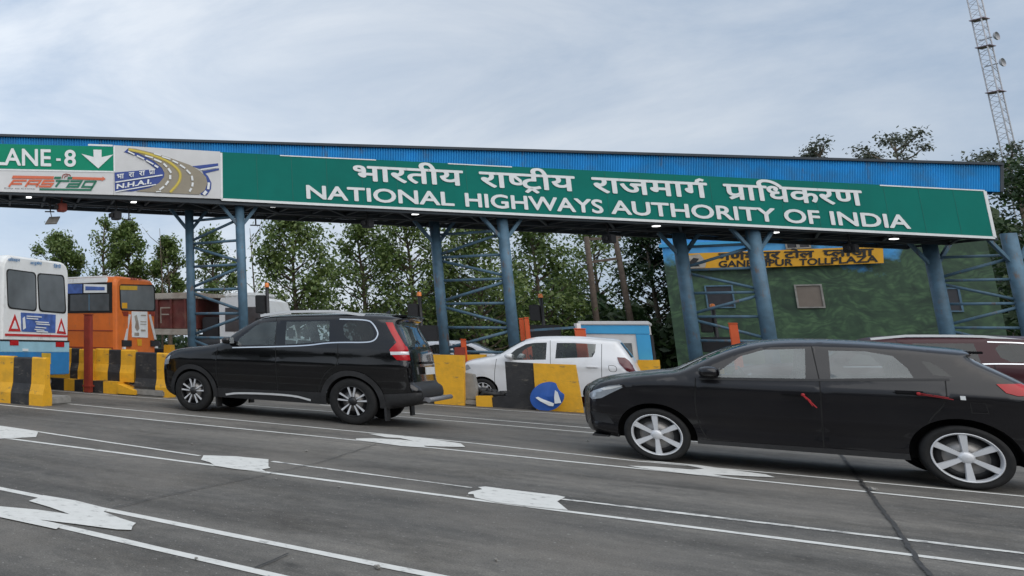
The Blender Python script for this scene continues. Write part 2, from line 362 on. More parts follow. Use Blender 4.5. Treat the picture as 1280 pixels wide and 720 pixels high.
# ------------------------------------------------------------------ lettering
def glyphs(body, shear=0):
    c = bpy.data.curves.new('lettering', 'FONT'); c.body = body; c.resolution_u = 4; c.shear = shear
    o = bpy.data.objects.new('lettering', c); COL.objects.link(o)
    bpy.context.view_layer.update()
    me = o.evaluated_get(bpy.context.evaluated_depsgraph_get()).to_mesh()
    v = [Vector((q.co.x, q.co.y)) for q in me.vertices]; f = [list(p.vertices) for p in me.polygons]
    o.to_mesh_clear(); bpy.data.objects.remove(o); bpy.data.curves.remove(c)
    return v, f
def join(parts, gap=0):                                   # set pieces of Devanagari side by side along the headline
    V, Fc, x = [], [], 0
    for v, f in parts:
        x0 = min(p.x for p in v); x1 = max(p.x for p in v); o = len(V)
        V += [Vector((p.x-x0+x, p.y)) for p in v]; Fc += [[i+o for i in q] for q in f]; x += x1-x0+gap
    return V, Fc
def cutx(g, frac):                                        # keep the left part of a letter: a half form
    v, f = g; x0 = min(p.x for p in v); x1 = max(p.x for p in v); xc = x0+(x1-x0)*frac
    bm = bmesh.new(); vv = [bm.verts.new((p.x, p.y, 0)) for p in v]
    for q in f:
        try: bm.faces.new([vv[i] for i in q])
        except ValueError: pass
    bmesh.ops.bisect_plane(bm, geom=bm.verts[:]+bm.edges[:]+bm.faces[:], plane_co=(xc, 0, 0), plane_no=(1, 0, 0), clear_outer=True)
    bm.verts.index_update(); r = ([Vector((p.co.x, p.co.y)) for p in bm.verts], [[p.index for p in q.verts] for q in bm.faces]); bm.free(); return r
def addstroke(g, pts, wd):
    v, f = g; pl = stroke(pts, wd); o = len(v)
    tr = tessellate_polygon([[Vector((p.x, p.y, 0)) for p in pl]])
    return v+pl, f+[[i+o for i in t] for t in tr]
PA = lambda: addstroke(glyphs('पा'), [(.14, .03), (.40, .20)], .07)
DEVA = {
 'bharatiya': lambda: glyphs('भारतीय'),
 'rashtriya': lambda: join([glyphs('रा'), cutx(glyphs('ष'), .60), addstroke(addstroke(glyphs('टीय'), [(.26, .03), (.12, -.15)], .062), [(.24, .03), (.40, -.15)], .062)]),
 'rajmarg': lambda: join([glyphs('राजमा'), addstroke(glyphs('ग'), [(.34, .62), (.36, .72), (.43, .77), (.50, .74)], .06)]),
 'pradhikaran': lambda: join([PA(), glyphs('िधकरण')]),
 'bha': lambda: glyphs('भा'), 'ra': lambda: glyphs('रा'), 'pra': PA,
 'ganeshpur': lambda: glyphs('गणेशपुर'), 'toll': lambda: glyphs('टोल'),
 'plaza': lambda: join([cutx(glyphs('प'), .66), glyphs('लाजा')]),
}
def put_text(mb, g, p00, p10, p01, off, bold=.0, mi=0, y0=None, y1=None):
    """lay lettering on a plane: p00 its lower left, p10 lower right, p01 upper left; off lifts it off the panel"""
    v, f = g; x0 = min(p.x for p in v); x1 = max(p.x for p in v)
    a = min(p.y for p in v) if y0 is None else y0; b = max(p.y for p in v) if y1 is None else y1
    ex, ey = p10-p00, p01-p00; k = 0
    sh = [(0, 0)] if not bold else [(bold*math.cos(t), bold*math.sin(t)) for t in [i*math.pi/4 for i in range(8)]]+[(0, 0)]
    for dx, dy in sh:
        o = off*(1+.06*k); k += 1
        mb.add([p00 + ex*((p.x+dx-x0)/(x1-x0)) + ey*((p.y+dy-a)/(b-a)) + o for p in v], f, mi)
# ------------------------------------------------------------------ the ground
g = MB(); g.add([(-1500, -1500, 0), (1500, -1500, 0), (1500, 1500, 0), (-1500, 1500, 0)], [(0, 1, 2, 3)])
tag(g.build('road', 'asphalt'), kind='structure')
def strip(px_pts, wid, z=.004, mi=0, mb=None, wob=0):
    """a painted line on the road through points seen at these pixels; wid in metres"""
    p = [G(*q) for q in px_pts]; p = resample(p, .35)
    rnd = random.Random(len(px_pts)*7+int(px_pts[0][1])); l, r = [], []
    for i, q in enumerate(p):
        t = (p[min(i+1, len(p)-1)]-p[max(i-1, 0)]).normalized(); nn = Vector((-t.y, t.x, 0)); e = rnd.uniform(-wob, wob)
        l.append(q+nn*(wid/2+e)+Vector((0, 0, z))); r.append(q-nn*(wid/2-rnd.uniform(-wob, wob))+Vector((0, 0, z)))
    n = len(p); mb.add(l+r, [(i, i+1, n+i+1, n+i) for i in range(n-1)], mi)
def patch(mb, px, z=.008): mb.poly3([G(*q)+Vector((0, 0, z)) for q in px])
def marking(build_fn): mb = MB(); build_fn(mb); tag(mb.build('lane_marking', 'line'), kind='structure')
def ext(a, b, k): return (a[0]+(b[0]-a[0])*k, a[1]+(b[1]-a[1])*k)
def mk1(mb):
    strip([ext((537, 719), (0, 611), 1.5), (0, 611), (537, 719), ext((0, 611), (537, 719), 1.9)], .105, mb=mb, wob=.006)
    strip([ext((330, 717), (0, 641), 1.4), (0, 641), (330, 717), ext((0, 641), (330, 717), 2.2)], .10, mb=mb, wob=.006)
    patch(mb, [(35.9, 627.3), (45.3, 624.2), (53.9, 620.0), (93.8, 626.6), (134.4, 636.7), (129.7, 640.9), (150.0, 648.8), (170.0, 655.0), (165.9, 658.8), (164.1, 663.8), (145.3, 663.1), (101.6, 657.2), (50.0, 650.8), (75.0, 659.4), (70.3, 662.8), (0.0, 647.7), (-20.3, 643.4), (-20.3, 632.2), (0.0, 634.1), (46.9, 638.3), (87.5, 644.1), (62.5, 635.2)])
def mk2(mb):
    strip([ext((640, 631), (0, 547), 1.5), (0, 547), (640, 631), (1280, 712), ext((640, 631), (1280, 712), 1.8)], .095, mb=mb, wob=.006)
    strip([ext((250, 570), (48, 540), 1.6), (48, 540), (250, 570)], .075, mb=mb, wob=.012)
    patch(mb, [(-40, 529), (0, 533), (48, 540), (45, 547), (0, 549), (-40, 545)])
    patch(mb, [(254.4, 569.8), (295.0, 571.2), (335.6, 575.0), (335.6, 583.8), (338.1, 585.6), (327.5, 587.8), (333.8, 591.0), (295.0, 587.2), (268.8, 583.1), (262.5, 578.8), (251.2, 575.6)])
    patch(mb, [(597.5, 609.8), (606.9, 609.1), (653.8, 615.0), (695.9, 620.0), (706.9, 622.3), (696.7, 627.8), (710.0, 638.8), (669.4, 634.8), (622.5, 629.4), (593.6, 623.1), (592.0, 618.8), (585.0, 618.8), (585.8, 616.6), (589.7, 615.3), (603.0, 612.5)])
def mk3(mb):
    strip([ext((460, 541), (55, 502), 1.7), (55, 502), (460, 541), (580, 553), (700, 566), (800, 577), (970, 592), (1185, 612), ext((970, 592), (1185, 612), 2.2)], .085, mb=mb, wob=.008)
    strip([ext((640, 570), (0, 506), 1.6), (0, 506), (640, 570), (1280, 635), ext((640, 570), (1280, 635), 1.8)], .095, mb=mb, wob=.006)
    patch(mb, [(445.0, 548.8), (466.9, 548.4), (501.2, 550.3), (516.9, 551.9), (501.2, 548.4), (482.5, 547.2), (460.6, 542.8), (485.6, 543.8), (520.0, 546.9), (576.2, 555.0), (581.7, 559.4), (552.8, 558.9), (529.4, 557.8), (535.6, 560.5), (501.2, 558.1), (466.9, 553.4), (445.0, 550.6)])
    patch(mb, [(784.4, 582.9), (816.3, 584.0), (865.0, 587.8), (880.0, 586.6), (853.8, 581.6), (800.3, 576.5), (825.6, 577.8), (872.5, 582.1), (928.8, 590.0), (956.9, 593.8), (969.1, 597.5), (947.5, 596.6), (891.3, 593.8), (913.8, 597.5), (872.5, 594.7), (816.3, 588.1)])
def mk4(mb):
    strip([ext((411, 514.5), (180, 497), 1.5), (180, 497), (411, 514.5), (520, 522.5), (727, 540), ext((520, 522.5), (727, 540), 3)], .08, mb=mb, wob=.008)
    strip([(400, 506), (520, 517), (735, 535), ext((520, 517), (735, 535), 2.5)], .08, mb=mb, wob=.008)
    strip([(500, 501.5), (532, 505.5), (640, 513.5), (735, 519.5)], .07, mb=mb, wob=.01)
def mk5(mb):
    strip([(340, 577), (460, 593), (590, 610)], .06, mb=mb, wob=.018)
    strip([(700, 624), (980, 657), (1280, 692), ext((700, 624), (1280, 692), 1.8)], .08, mb=mb, wob=.014)
for f_ in (mk1, mk2, mk3, mk4): marking(f_)
mb = MB(); mk5(mb); tag(mb.build('lane_marking', 'line_worn'), kind='structure')
def tarline(pts, wd):
    mb = MB(); rnd = random.Random(int(pts[0][0])); p = []
    w0 = resample([G(*q) for q in pts], .12); wd *= .72
    for q in w0: p.append(Vector((q.x+rnd.gauss(0, .005), q.y+rnd.gauss(0, .005))))
    o = stroke(p, wd); n = len(p)
    v = [Vector((q.x, q.y, .012)) for q in o]
    mb.add(v, [(i, i+1, 2*n-2-i, 2*n-1-i) for i in range(n-1)])
    tag(mb.build('road_crack', 'tar'), kind='structure')
tarline([(1045, 560), (1056, 575), (1090, 620), (1120, 660), (1140, 690), (1162, 722)], .035)
tarline([(1056, 577), (1086, 618)], .012)
tarline([(140, 637), (200, 622), (320, 597), (400, 579), (470, 556)], .012)
tarline([(320, 712), (362, 694)], .016)
tarline([(760, 606), (830, 611)], .02)
# grass and bare ground beyond the lanes
mb = MB()
def lnquad(mb, u0, u1, n0, n1, z): mb.add([LN(u0, n0, z), LN(u1, n0, z), LN(u1, n1, z), LN(u0, n1, z)], [(0, 1, 2, 3)])
M['grass'] = mat('grass_ground', (.05, .075, .025), .95, 0, .4, .6, .5, 12, dirt=(.10, .085, .05), dscale=.4)
lnquad(mb, -400, 500, 44, 700, .01); tag(mb.build('verge', 'grass'), kind='structure')
# raised islands between the toll lanes
for k, (nn, u0) in enumerate([(12.14, 9.95), (16.55, 9.75), (20.75, 2.1), (24.9, -1.5), (29.2, -5.5), (33.5, -10)]):
    mb = MB(); mb.box(0, 26, -1.05, -.02, 0, .16, bev=.03); o = mb.build('traffic_island', 'kerb'); o.location = LN(u0, nn); o.rotation_euler = (0, 0, ANG); tag(o, kind='structure')
# ------------------------------------------------------------------ the toll gantry
DG = 21.6
GA, GB = At(0, 241, DG), At(1245, 298, DG)
gdir = Vector((GB.x-GA.x, GB.y-GA.y, 0)).normalized(); gnorm = Vector((gdir.y, -gdir.x, 0))      # towards the road
if gnorm.y > 0: gnorm = -gnorm
def SP(px, py, off=0): return OnP(px, py, GA+gnorm*off, gnorm)          # on the sign face
def panel(mb, px4, off, th, mi=0): mb.slab([SP(*q, off) for q in px4], -gnorm*th, mi)
def sign_root(name, label, cat, p): return thing(name, label, cat, (p.x, p.y, p.z), 0)
def frame_strip(mb, a, b, wd, off=.012):
    p, q = SP(*a, off), SP(*b, off); t = (q-p).normalized(); s_ = t.cross(gnorm).normalized()*wd/2
    mb.slab([p+s_, q+s_, q-s_, p-s_], -gnorm*.01)
# the long green board
r = sign_root('authority_sign', 'long green signboard with white Hindi and English highway authority name', 'sign', SP(277, 250))
mb = MB(); panel(mb, [(277, 249.5), (1245, 298), (1232, 237.5), (276, 190)], 0, .08); mb.build('board', 'green', r, True)
mb = MB(); frame_strip(mb, (277, 249.3), (1244, 297.2), .07); frame_strip(mb, (1231.3, 239), (1244, 297), .09); frame_strip(mb, (1100, 231.6), (1231, 238.2), .035); frame_strip(mb, (350, 194.3), (470, 200), .03); frame_strip(mb, (560, 204.5), (640, 208.6), .03); frame_strip(mb, (276.7, 191), (277.3, 249.5), .06); mb.build('border', 'letter', r, True)
def word(g, x0, x1, fl, fh, bold, nm, sl, sh=0, y0=None, y1=None):
    """one word between two picture columns; fl, fh: share of the board's height"""
    def q(x, f):
        b = 249.5+(x-277)*48.5/968; t = 190+(x-276)*47.5/956; y = b+(t-b)*f
        return SP(x-(.045*(f-0) + .00018*(x-277))*58*f*0, y, .015)
    p00, p10 = q(x0, fl), q(x1, fl); p01 = p00 + (q(x0, fh)-q(x0, fl)).project(Vector((0, 0, 1)))
    mb = MB(); put_text(mb, g, p00, p10, p01, gnorm*.004, bold, y0=y0, y1=y1); return mb.build(nm, sl, r, True)
for t, a, b in (('NATIONAL', 384, 567.5), ('HIGHWAYS', 582.7, 754), ('AUTHORITY', 765, 970), ('OF', 982, 1025.5), ('INDIA', 1040, 1138)):
    word(glyphs(t), a, b, .118, .388, .024, 'lettering', 'letter', y0=0, y1=.682)
for t, a, b in (('bharatiya', 443, 579), ('rashtriya', 601, 719), ('rajmarg', 742, 885), ('pradhikaran', 907, 1079)):
    word(DEVA[t](), a, b, .55, .85, .022, 'lettering', 'letter', y0=0, y1=.622)
for i in range(1, 22):
    x = 277+i*44; a_, c_ = SP(x+1.6, 249.5+(x-277)*48.5/968-2.2, .004), SP(x-11.5*(x-277)/968-.2, 190+(x-276)*47.5/956+1.2, .004)
    c_ = Vector((a_.x, a_.y, c_.z)); MB().slab([a_-gdir*.005, a_+gdir*.005, c_+gdir*.005, c_-gdir*.005], -gnorm*.003).build('sheet_seam', 'greenseam', r, True)
# lane sign
r = sign_root('lane_sign', 'green lane number sign with white down arrow at the left end', 'sign', SP(60, 212))
mb = MB(); panel(mb, [(-70, 208.5), (142, 214.5), (141.5, 183.5), (-70, 178)], 0, .06); mb.build('board', 'lanegreen', r, True)
Z6 = lambda x, y: (x/6, 170+y/6)
mb = MB(); frame_strip(mb, Z6(660, 66), Z6(845, 72), .05); frame_strip(mb, Z6(-420, 243), Z6(855, 268), .045); frame_strip(mb, Z6(856, 80), Z6(858, 268), .045); mb.build('border', 'letter', r, True)
def ztext(root, g, a, b, c, zf, nm, m_, bold=0, y0=None, y1=None, lift=.016):
    p00, p10, p01 = SP(*zf(*a), lift), SP(*zf(*b), lift), SP(*zf(*c), lift)
    mb = MB(); put_text(mb, g, p00, p10, p01, gnorm*.004, bold, y0=y0, y1=y1); return mb.build(nm, m_, root, True)
ztext(r, glyphs('LANE'), (-40, 214), (380, 225), (-40, 93), Z6, 'lettering', 'letter', .02, 0, .682)
ztext(r, glyphs('-'), (422, 186), (455, 187), (422, 168), Z6, 'lettering', 'letter')
ztext(r, glyphs('8'), (485, 226), (566, 228), (485, 107), Z6, 'lettering', 'letter', .02, 0, .682)
def zpoly(mb, pts, zf, lift, mi=0): mb.slab([SP(*zf(*q), lift) for q in pts], -gnorm*.006, mi)
mb = MB(); zpoly(mb, [(700, 102), (762, 103), (762, 158), (850, 138), (737, 243), (610, 133), (702, 157)], Z6, .02); mb.build('arrow', 'letter', r, True)
# toll tag advertisement panel
r = sign_root('toll_tag_panel', 'white panel with orange and green electronic toll tag logo and arrows', 'sign', SP(60, 240))
mb = MB(); panel(mb, [(-70, 237.5), (142, 243.5), (142, 215), (-70, 209)], 0, .06); mb.build('board', 'panelwhite', r, True)
def zst(mb, pts, wd, zf, lift, mi=0):
    pl = stroke([Vector(p) for p in pts], wd); zpoly(mb, [tuple(p) for p in pl], zf, lift, mi)
mb = MB()
for st in ([(66, 380), (102, 334), (200, 334)], [(88, 358), (165, 358)], [(190, 380), (222, 334), (305, 334), (272, 380)], [(208, 358), (285, 360)], [(408, 335), (332, 335), (318, 357), (395, 357), (378, 378), (292, 377)]): zst(mb, st, 14.5, Z6, .016)
zpoly(mb, [(97, 296), (405, 302), (400, 322), (88, 318)], Z6, .02); zpoly(mb, [(545, 306), (768, 312), (770, 303), (793, 322), (762, 338), (765, 331), (540, 324)], Z6, .02); mb.build('lettering', 'orangelogo', r, True)
mb = MB()
for st in ([(418, 380), (455, 334)], [(418, 336), (522, 337)], [(528, 338), (612, 338), (585, 380), (505, 380), (520, 360), (595, 360)], [(718, 342), (640, 341), (618, 380), (695, 382)], [(722, 336), (680, 404), (296, 399)]): zst(mb, st, 14.5, Z6, .016)
zpoly(mb, [(410, 304), (460, 305), (455, 322), (405, 321)], Z6, .02); zpoly(mb, [(510, 306), (545, 306), (538, 324), (505, 323)], Z6, .02); mb.build('lettering', 'greenlogo', r, True)
mb = MB(); zst(mb, [(465, 318), (472, 292), (495, 284), (522, 290), (530, 300)], 6, Z6, .024); zst(mb, [(482, 316), (490, 300), (510, 298)], 6, Z6, .024); mb.build('radio_waves', 'redpost', r, True)
ztext(r, glyphs('Easy to Cruise'), (34, 398), (262, 403), (34, 386), Z6, 'lettering', 'plastic')
# highways logo panel
r = sign_root('highway_logo_panel', 'grey white panel with curved road logo and blue N.H.A.I. bands', 'sign', SP(210, 245))
mb = MB(); panel(mb, [(142.3, 243.5), (277, 248.5), (275.3, 189.5), (141.8, 181.5)], .002, .06); mb.build('board', 'panelwhite', r, True)
Z8 = lambda x, y: (140+x/8, 175+y/8)
mb = MB(); zpoly(mb, [(25, 325), (440, 290), (400, 260), (330, 200), (235, 155), (120, 120), (165, 80), (220, 95), (300, 150), (420, 210), (500, 280), (525, 330), (520, 370), (470, 430), (380, 478), (200, 515), (30, 510)], Z8, .016); mb.build('emblem_blue', 'navy', r, True)
mb = MB(); zpoly(mb, [(800, 262), (1062, 232), (1062, 258), (880, 288)], Z8, .016); mb.build('emblem_blue', 'navy', r, True)
mb = MB(); zpoly(mb, [(905, 310), (1070, 282), (1070, 300), (935, 332)], Z8, .016); mb.build('emblem_blue', 'navy', r, True)
mb = MB(); zpoly(mb, [(900, 300), (960, 360), (995, 430), (990, 490), (950, 552), (890, 548), (880, 520), (940, 460), (930, 380)], Z8, .016); mb.build('emblem_blue', 'navy', r, True)
mb = MB(); zpoly(mb, [(160, 82), (230, 85), (420, 130), (600, 185), (780, 250), (880, 310), (940, 370), (955, 430), (930, 500), (870, 545), (560, 530), (380, 520), (240, 512), (380, 478), (470, 430), (520, 370), (525, 330), (500, 280), (420, 210), (300, 150)], Z8, .024); mb.build('emblem_road', 'logoroad', r, True)
mb = MB(); zst(mb, chaikin([(165, 92), (380, 140), (560, 210), (660, 290), (690, 350), (670, 430), (585, 522)], 2), 30, Z8, .032); mb.build('emblem_line', 'logomustard', r, True)
mb = MB(); zst(mb, chaikin([(165, 92), (380, 140), (560, 208), (660, 288), (688, 350), (668, 428), (580, 522)], 2), 15, Z8, .038); mb.build('emblem_line', 'logoyellow', r, True)
mb = MB()
for a, b, w_ in (((330, 155), (410, 178), 14), ((420, 190), (495, 222), 16), ((515, 235), (550, 268), 18), ((562, 282), (592, 328), 20), ((582, 350), (582, 392), 22), ((565, 410), (535, 450), 20), ((520, 465), (475, 498), 18), ((490, 512), (440, 518), 10), ((420, 135), (490, 155), 12), ((500, 165), (585, 192), 13), ((605, 205), (660, 232), 15), ((680, 248), (732, 282), 16), ((745, 298), (785, 338), 17), ((798, 358), (806, 405), 20), ((808, 425), (803, 465), 20), ((795, 482), (775, 515), 20),
                  ((160, 112), (225, 145), 14), ((248, 155), (322, 190), 14), ((342, 202), (415, 242), 14), ((425, 252), (462, 274), 18), ((970, 425), (962, 492), 24), ((945, 512), (915, 545), 30), ((35, 422), (505, 350), 12), ((36, 516), (440, 445), 10), ((885, 296), (1062, 268), 12)):
    zst(mb, [a, b], w_, Z8, .044)
mb.build('emblem_dashes', 'letter', r, True)
for k_, x0, x1, yb in (('bha', 50, 118, 390), ('ra', 168, 222, 374), ('ra', 272, 328, 360), ('pra', 370, 430, 345)):
    ztext(r, DEVA[k_](), (x0, yb), (x1, yb-8), (x0, yb-46), Z8, 'lettering', 'letter', .02, lift=.036)
ztext(r, glyphs('N.H.A.I.', .05), (48, 488), (392, 434), (48, 444), Z8, 'lettering', 'letter', .035, 0, .682, lift=.036)
# canopy: fascia, roof, soffit, beams
can = thing('toll_canopy', 'long blue corrugated canopy roof above the toll signs with dark trussed underside', 'canopy', (GA.x, GA.y, 0), 0)
back = -gnorm*2.15
FAS = -.16
fl, fr = SP(-75, 168.5, FAS), SP(1250, 206.5, FAS)
flb, frb = SP(-75, 192, FAS), SP(1250, 240, FAS)
fl.z = SP(-75, 168.5, FAS).z
mb = MB(); nw = 420
for i in range(nw):                                      # corrugated sheet
    a, b = i/nw, (i+1)/nw; c = (.22, .42, .72, .92)
    for t0, t1, d0, d1 in ((0, .22, 0, .035), (.22, .5, .035, .035), (.5, .72, .035, 0), (.72, 1, 0, 0)):
        A, B = a+(b-a)*t0, a+(b-a)*t1
        mb.add([flb.lerp(frb, A)+gnorm*d0, flb.lerp(frb, B)+gnorm*d1, fl.lerp(fr, B)+gnorm*d1, fl.lerp(fr, A)+gnorm*d0], [(0, 1, 2, 3)])
mb.build('fascia', 'canopyblue', can, True)
mb = MB(); mb.bar(fl+gnorm*.03+Vector((0, 0, .02)), fr+gnorm*.03+Vector((0, 0, .02)), .14, .07)
mb.bar(frb+Vector((0, 0, 0)), fr, .1, .1); mb.build('roof_edge', 'steel_dark', can, True)
mb = MB(); mb.slab([fl, fr, fr+back*1.05+Vector((0, 0, -.35)), fl+back*1.05+Vector((0, 0, -.35))], Vector((0, 0, -.05)))
mb.slab([fr, frb, frb+back, fr+back+Vector((0, 0, -.35))], -gdir*.04)
mb.slab([flb+back, frb+back, fr+back+Vector((0, 0, -.33)), fl+back+Vector((0, 0, -.33))], gnorm*.04); mb.build('roof', 'canopyblue', can, True)
# soffit truss
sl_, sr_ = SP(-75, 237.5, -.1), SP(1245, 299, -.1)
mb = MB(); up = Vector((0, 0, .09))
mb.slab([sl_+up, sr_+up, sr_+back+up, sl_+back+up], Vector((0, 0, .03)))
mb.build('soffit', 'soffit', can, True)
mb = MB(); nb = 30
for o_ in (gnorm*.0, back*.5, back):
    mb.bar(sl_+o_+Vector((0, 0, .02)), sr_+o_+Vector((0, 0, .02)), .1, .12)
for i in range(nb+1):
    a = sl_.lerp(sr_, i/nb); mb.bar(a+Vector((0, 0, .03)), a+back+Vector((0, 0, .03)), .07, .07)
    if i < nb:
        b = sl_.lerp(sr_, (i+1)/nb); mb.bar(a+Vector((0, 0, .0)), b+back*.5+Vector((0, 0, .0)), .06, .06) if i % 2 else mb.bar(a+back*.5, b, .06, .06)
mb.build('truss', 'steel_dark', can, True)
# towers
def tower(pf, pn, ytop, label, yb):
    cr_ = {299: .128, 627: .138}.get(pn, .16)
    near = SP(pn, ytop, -.32); near.z = 0
    # far column: along the lane direction
    lo, hi = .5, 4.5
    ztop = SP(pn, ytop, -.32).z+.2
    def pxof(p):
        q = RM.transposed() @ (p-CP); return PX0+FPX*q.x/-q.z
    for _ in range(40):
        m_ = (lo+hi)/2
        if pxof(near+U*m_+Vector((0, 0, ztop))) > pf: lo = m_
        else: hi = m_
    far = near+U*lo; o = thing('gantry_tower', label, 'tower', (near.x, near.y, 0), 0, 'steel towers carrying the toll canopy')
    for p in (near, far):
        mb = MB(); mb.tube([p, p+Vector((0, 0, ztop))], cr_, 16); mb.box(p.x-.28, p.x+.28, p.y-.28, p.y+.28, .15, .19); mb.build('column', 'steel', o, True)
    zs = [ztop-.62-k*.69 for k in range(7)]
    for k, z in enumerate(zs):
        mb = MB(); mb.tube([near+Vector((0, 0, z)), far+Vector((0, 0, z))], .04, 8); mb.build('brace', 'steel', o, True)
        if k < 6:
            a, b = (near, far) if k % 2 == 0 else (far, near)
            mb = MB(); mb.tube([a+Vector((0, 0, z-.07)), b+Vector((0, 0, zs[k+1]+.07))], .042, 8); mb.build('brace', 'steel', o, True)
    for p in (near, far):
        for d in (gdir, -gdir):
            mb = MB(); mb.bar(p+Vector((0, 0, ztop-.95)), p+d*.62+Vector((0, 0, ztop-.18)), .07, .09); mb.build('knee_brace', 'steel', o, True)
    return near, far, ztop
T = [tower(236, 299, 252.5, 'blue grey lattice tower under the road logo, behind the large black car', 400),
     tower(542, 627, 270, 'blue grey lattice tower standing behind the white hatchback', 440),
     tower(847, 940, 286.5, 'blue grey lattice tower in front of the yellow toll plaza board', 440),
     tower(1160, 1262, 300.5, 'blue grey lattice tower at the right end of the canopy', 440)]
def flood(px, py, i):
    p = SP(px, py, -.35); o = thing('canopy_lamp', ['small lit lamp under the lane sign', 'small lit lamp under the road logo', 'small lit lamp under the blank left part of the green board', 'small lit lamp under the word NATIONAL', 'small lit lamp under the word AUTHORITY beside the third tower', 'small lit lamp under the words OF INDIA right of the third tower', 'rightmost small lit lamp under the green board'][i], 'lamp', p, math.atan2(gdir.y, gdir.x), 'lit lamps under the canopy')
    mb = MB(); mb.box(-.13, .13, -.09, .09, .02, .10, bev=.02); mb.box(-.02, .02, -.02, .02, .12, .3); mb.build('housing', 'steel_dark', o)
    mb = MB(); mb.box(-.075, .075, -.07, .05, -.008, .018); mb.build('lens', 'led', o)
for i, q in enumerate([(36, 247), (167, 253), (342, 258.5), (519, 268), (820, 283), (968, 291), (1117, 299)]): flood(*q, i)
def hang(px, pytop, pybot, label, plate):
    p = SP(px, pytop, -.8); q = SP(px, pybot, -.8); q = Vector((p.x, p.y, q.z))
    o = thing('tag_reader', label, 'tag reader', p, math.atan2(gdir.y, gdir.x), 'tag readers hanging from the canopy')
    h = p.z-q.z; mb = MB(); mb.tube([(0, 0, .3), (0, 0, -h)], .022, 6); mb.box(-.16, .12, -.03, .03, -h-.03, -h); mb.box(-.06, .16, -.02, .02, -.09, -.04); mb.build('rod', 'blackmetal', o)
    if plate:
        mb = MB(); v = [(-.16, -.12, -h-.42), (.18, -.12, -h-.40), (.3, .14, -h-.16), (-.02, .14, -h-.18)]; mb.slab(v, (0, -.03, .03)); mb.tube([(0, 0, -h), (.05, .02, -h-.2)], .015, 6); mb.build('antenna', 'kerb', o)
hang(63, 252, 264, 'hanging rod with flat grey antenna plate under the toll tag panel', True)
hang(161, 255, 274, 'thin hanging rod with foot plate under the left of the road logo', False)
hang(319, 262, 281, 'thin hanging rod with foot plate beside the leftmost tower', False)
def camera_box(px, py, label, red=False):
    p = SP(px, py, -.6); o = thing('surveillance_camera', label, 'camera', p, math.atan2(gdir.y, gdir.x)+.3, 'cameras hanging under the canopy')
    mb = MB(); mb.box(-.11, .13, -.13, .13, -.30, -.06, bev=.02); mb.box(-.02, .02, -.02, .02, -.06, .5); mb.build('housing', 'redpost' if red else 'blackmetal', o)
    mb = MB(); mb.box(-.22, -.11, -.06, .06, -.24, -.12, bev=.015); mb.build('lens', 'plastic', o)
camera_box(77, 252, 'dark red box hanging under the toll tag panel beside the antenna', True)
camera_box(145, 262, 'black camera box hanging below the lane arrow')
camera_box(459, 272, 'black camera box hanging under the word NATIONAL')
camera_box(760, 291, 'black camera box hanging under the word AUTHORITY')
camera_box(1062, 303, 'black camera box hanging in front of the right end of the yellow board')
# ------------------------------------------------------------------ cars
def make_wheel(root, x, y, z, R_, rimR, style, side, metal='alloy'):
    s = side
    def fl(mb):                                          # mirror to the other side
        for v in mb.v: v.y *= s
        for v in mb.v: v += Vector((x, y*s, z))
        return mb
    w_ = .205
    mb = MB(); mb.lathe([(rimR*.96, -w_), (rimR*.96, -.07), (.05, -.065), (0.001, -.065)], (0, 0, 0), 'y', 32)
    hub = fl(mb).build('wheel', 'alloy_dark', root)
    mb = MB(); mb.lathe([(rimR*.97, -w_+.012), (rimR+.02, -w_), (R_*.93, -w_), (R_*.985, -w_+.02), (R_, -w_+.05), (R_, -.045), (R_*.985, -.018), (R_*.93, -.002), (rimR+.03, 0), (rimR, -.012)], (0, 0, 0), 'y', 56)
    fl(mb).build('tyre', 'rubber', hub)
    mb = MB(); mb.lathe([(rimR*.90, -.06), (rimR*.945, -.012), (rimR*.965, -.002), (rimR*1.0, -.006), (rimR*1.0, -.03)], (0, 0, 0), 'y', 56)
    def spoke(a, r0, r1, w0, w1, d0=-.022, d1=-.014, th=.028, off=0):
        ca, sa = math.cos(a), math.sin(a); P = lambda r, t, d: (r*ca-t*sa, d, r*sa+t*ca)
        pts = []
        for r, w2, d in ((r0, w0, d0), (r1, w1, d1)):
            for t in (-w2, w2): pts.append(P(r, t+off*(r/r1), d))
        for r, w2, d in ((r0, w0, d0), (r1, w1, d1)):
            for t in (-w2*1.25, w2*1.25): pts.append(P(r, t+off*(r/r1), d-th))
        mb.add(pts, [(0, 1, 3, 2), (4, 6, 7, 5), (0, 2, 6, 4), (1, 5, 7, 3), (0, 4, 5, 1), (2, 3, 7, 6)])
    lipm = 0
    if style == 'pairs': mb.m = [1]*len(mb.m)
    if style == 'six':
        for k in range(6): spoke(math.pi/2+k*math.pi/3, .045, rimR*.95, .017, .027)
        mb.lathe([(.001, -.01), (.032, -.012), (.055, -.022), (.06, -.05)], (0, 0, 0), 'y', 24)
    elif style == 'pairs':
        for k in range(5):
            for e in (-1, 1): spoke(math.pi/2+k*math.pi*2/5+e*.19, .075, rimR*.985, .007, .015, off=e*.012)
        mb.lathe([(.001, -.024), (.055, -.024), (.07, -.05)], (0, 0, 0), 'y', 24, 1)
    else:
        for k in range(8): spoke(math.pi/2+k*math.pi/4, .04, rimR*.93, .012, .018)
        mb.lathe([(.001, -.01), (.05, -.02), (.055, -.05)], (0, 0, 0), 'y', 20)
    fl(mb).build('rim', [metal, 'alloy_dark'], hub)
    mb = MB(); mb.lathe([(.05, -.058), (rimR*.66, -.058), (rimR*.66, -.075)], (0, 0, 0), 'y', 28); fl(mb).build('brake_disc', 'disc', hub)

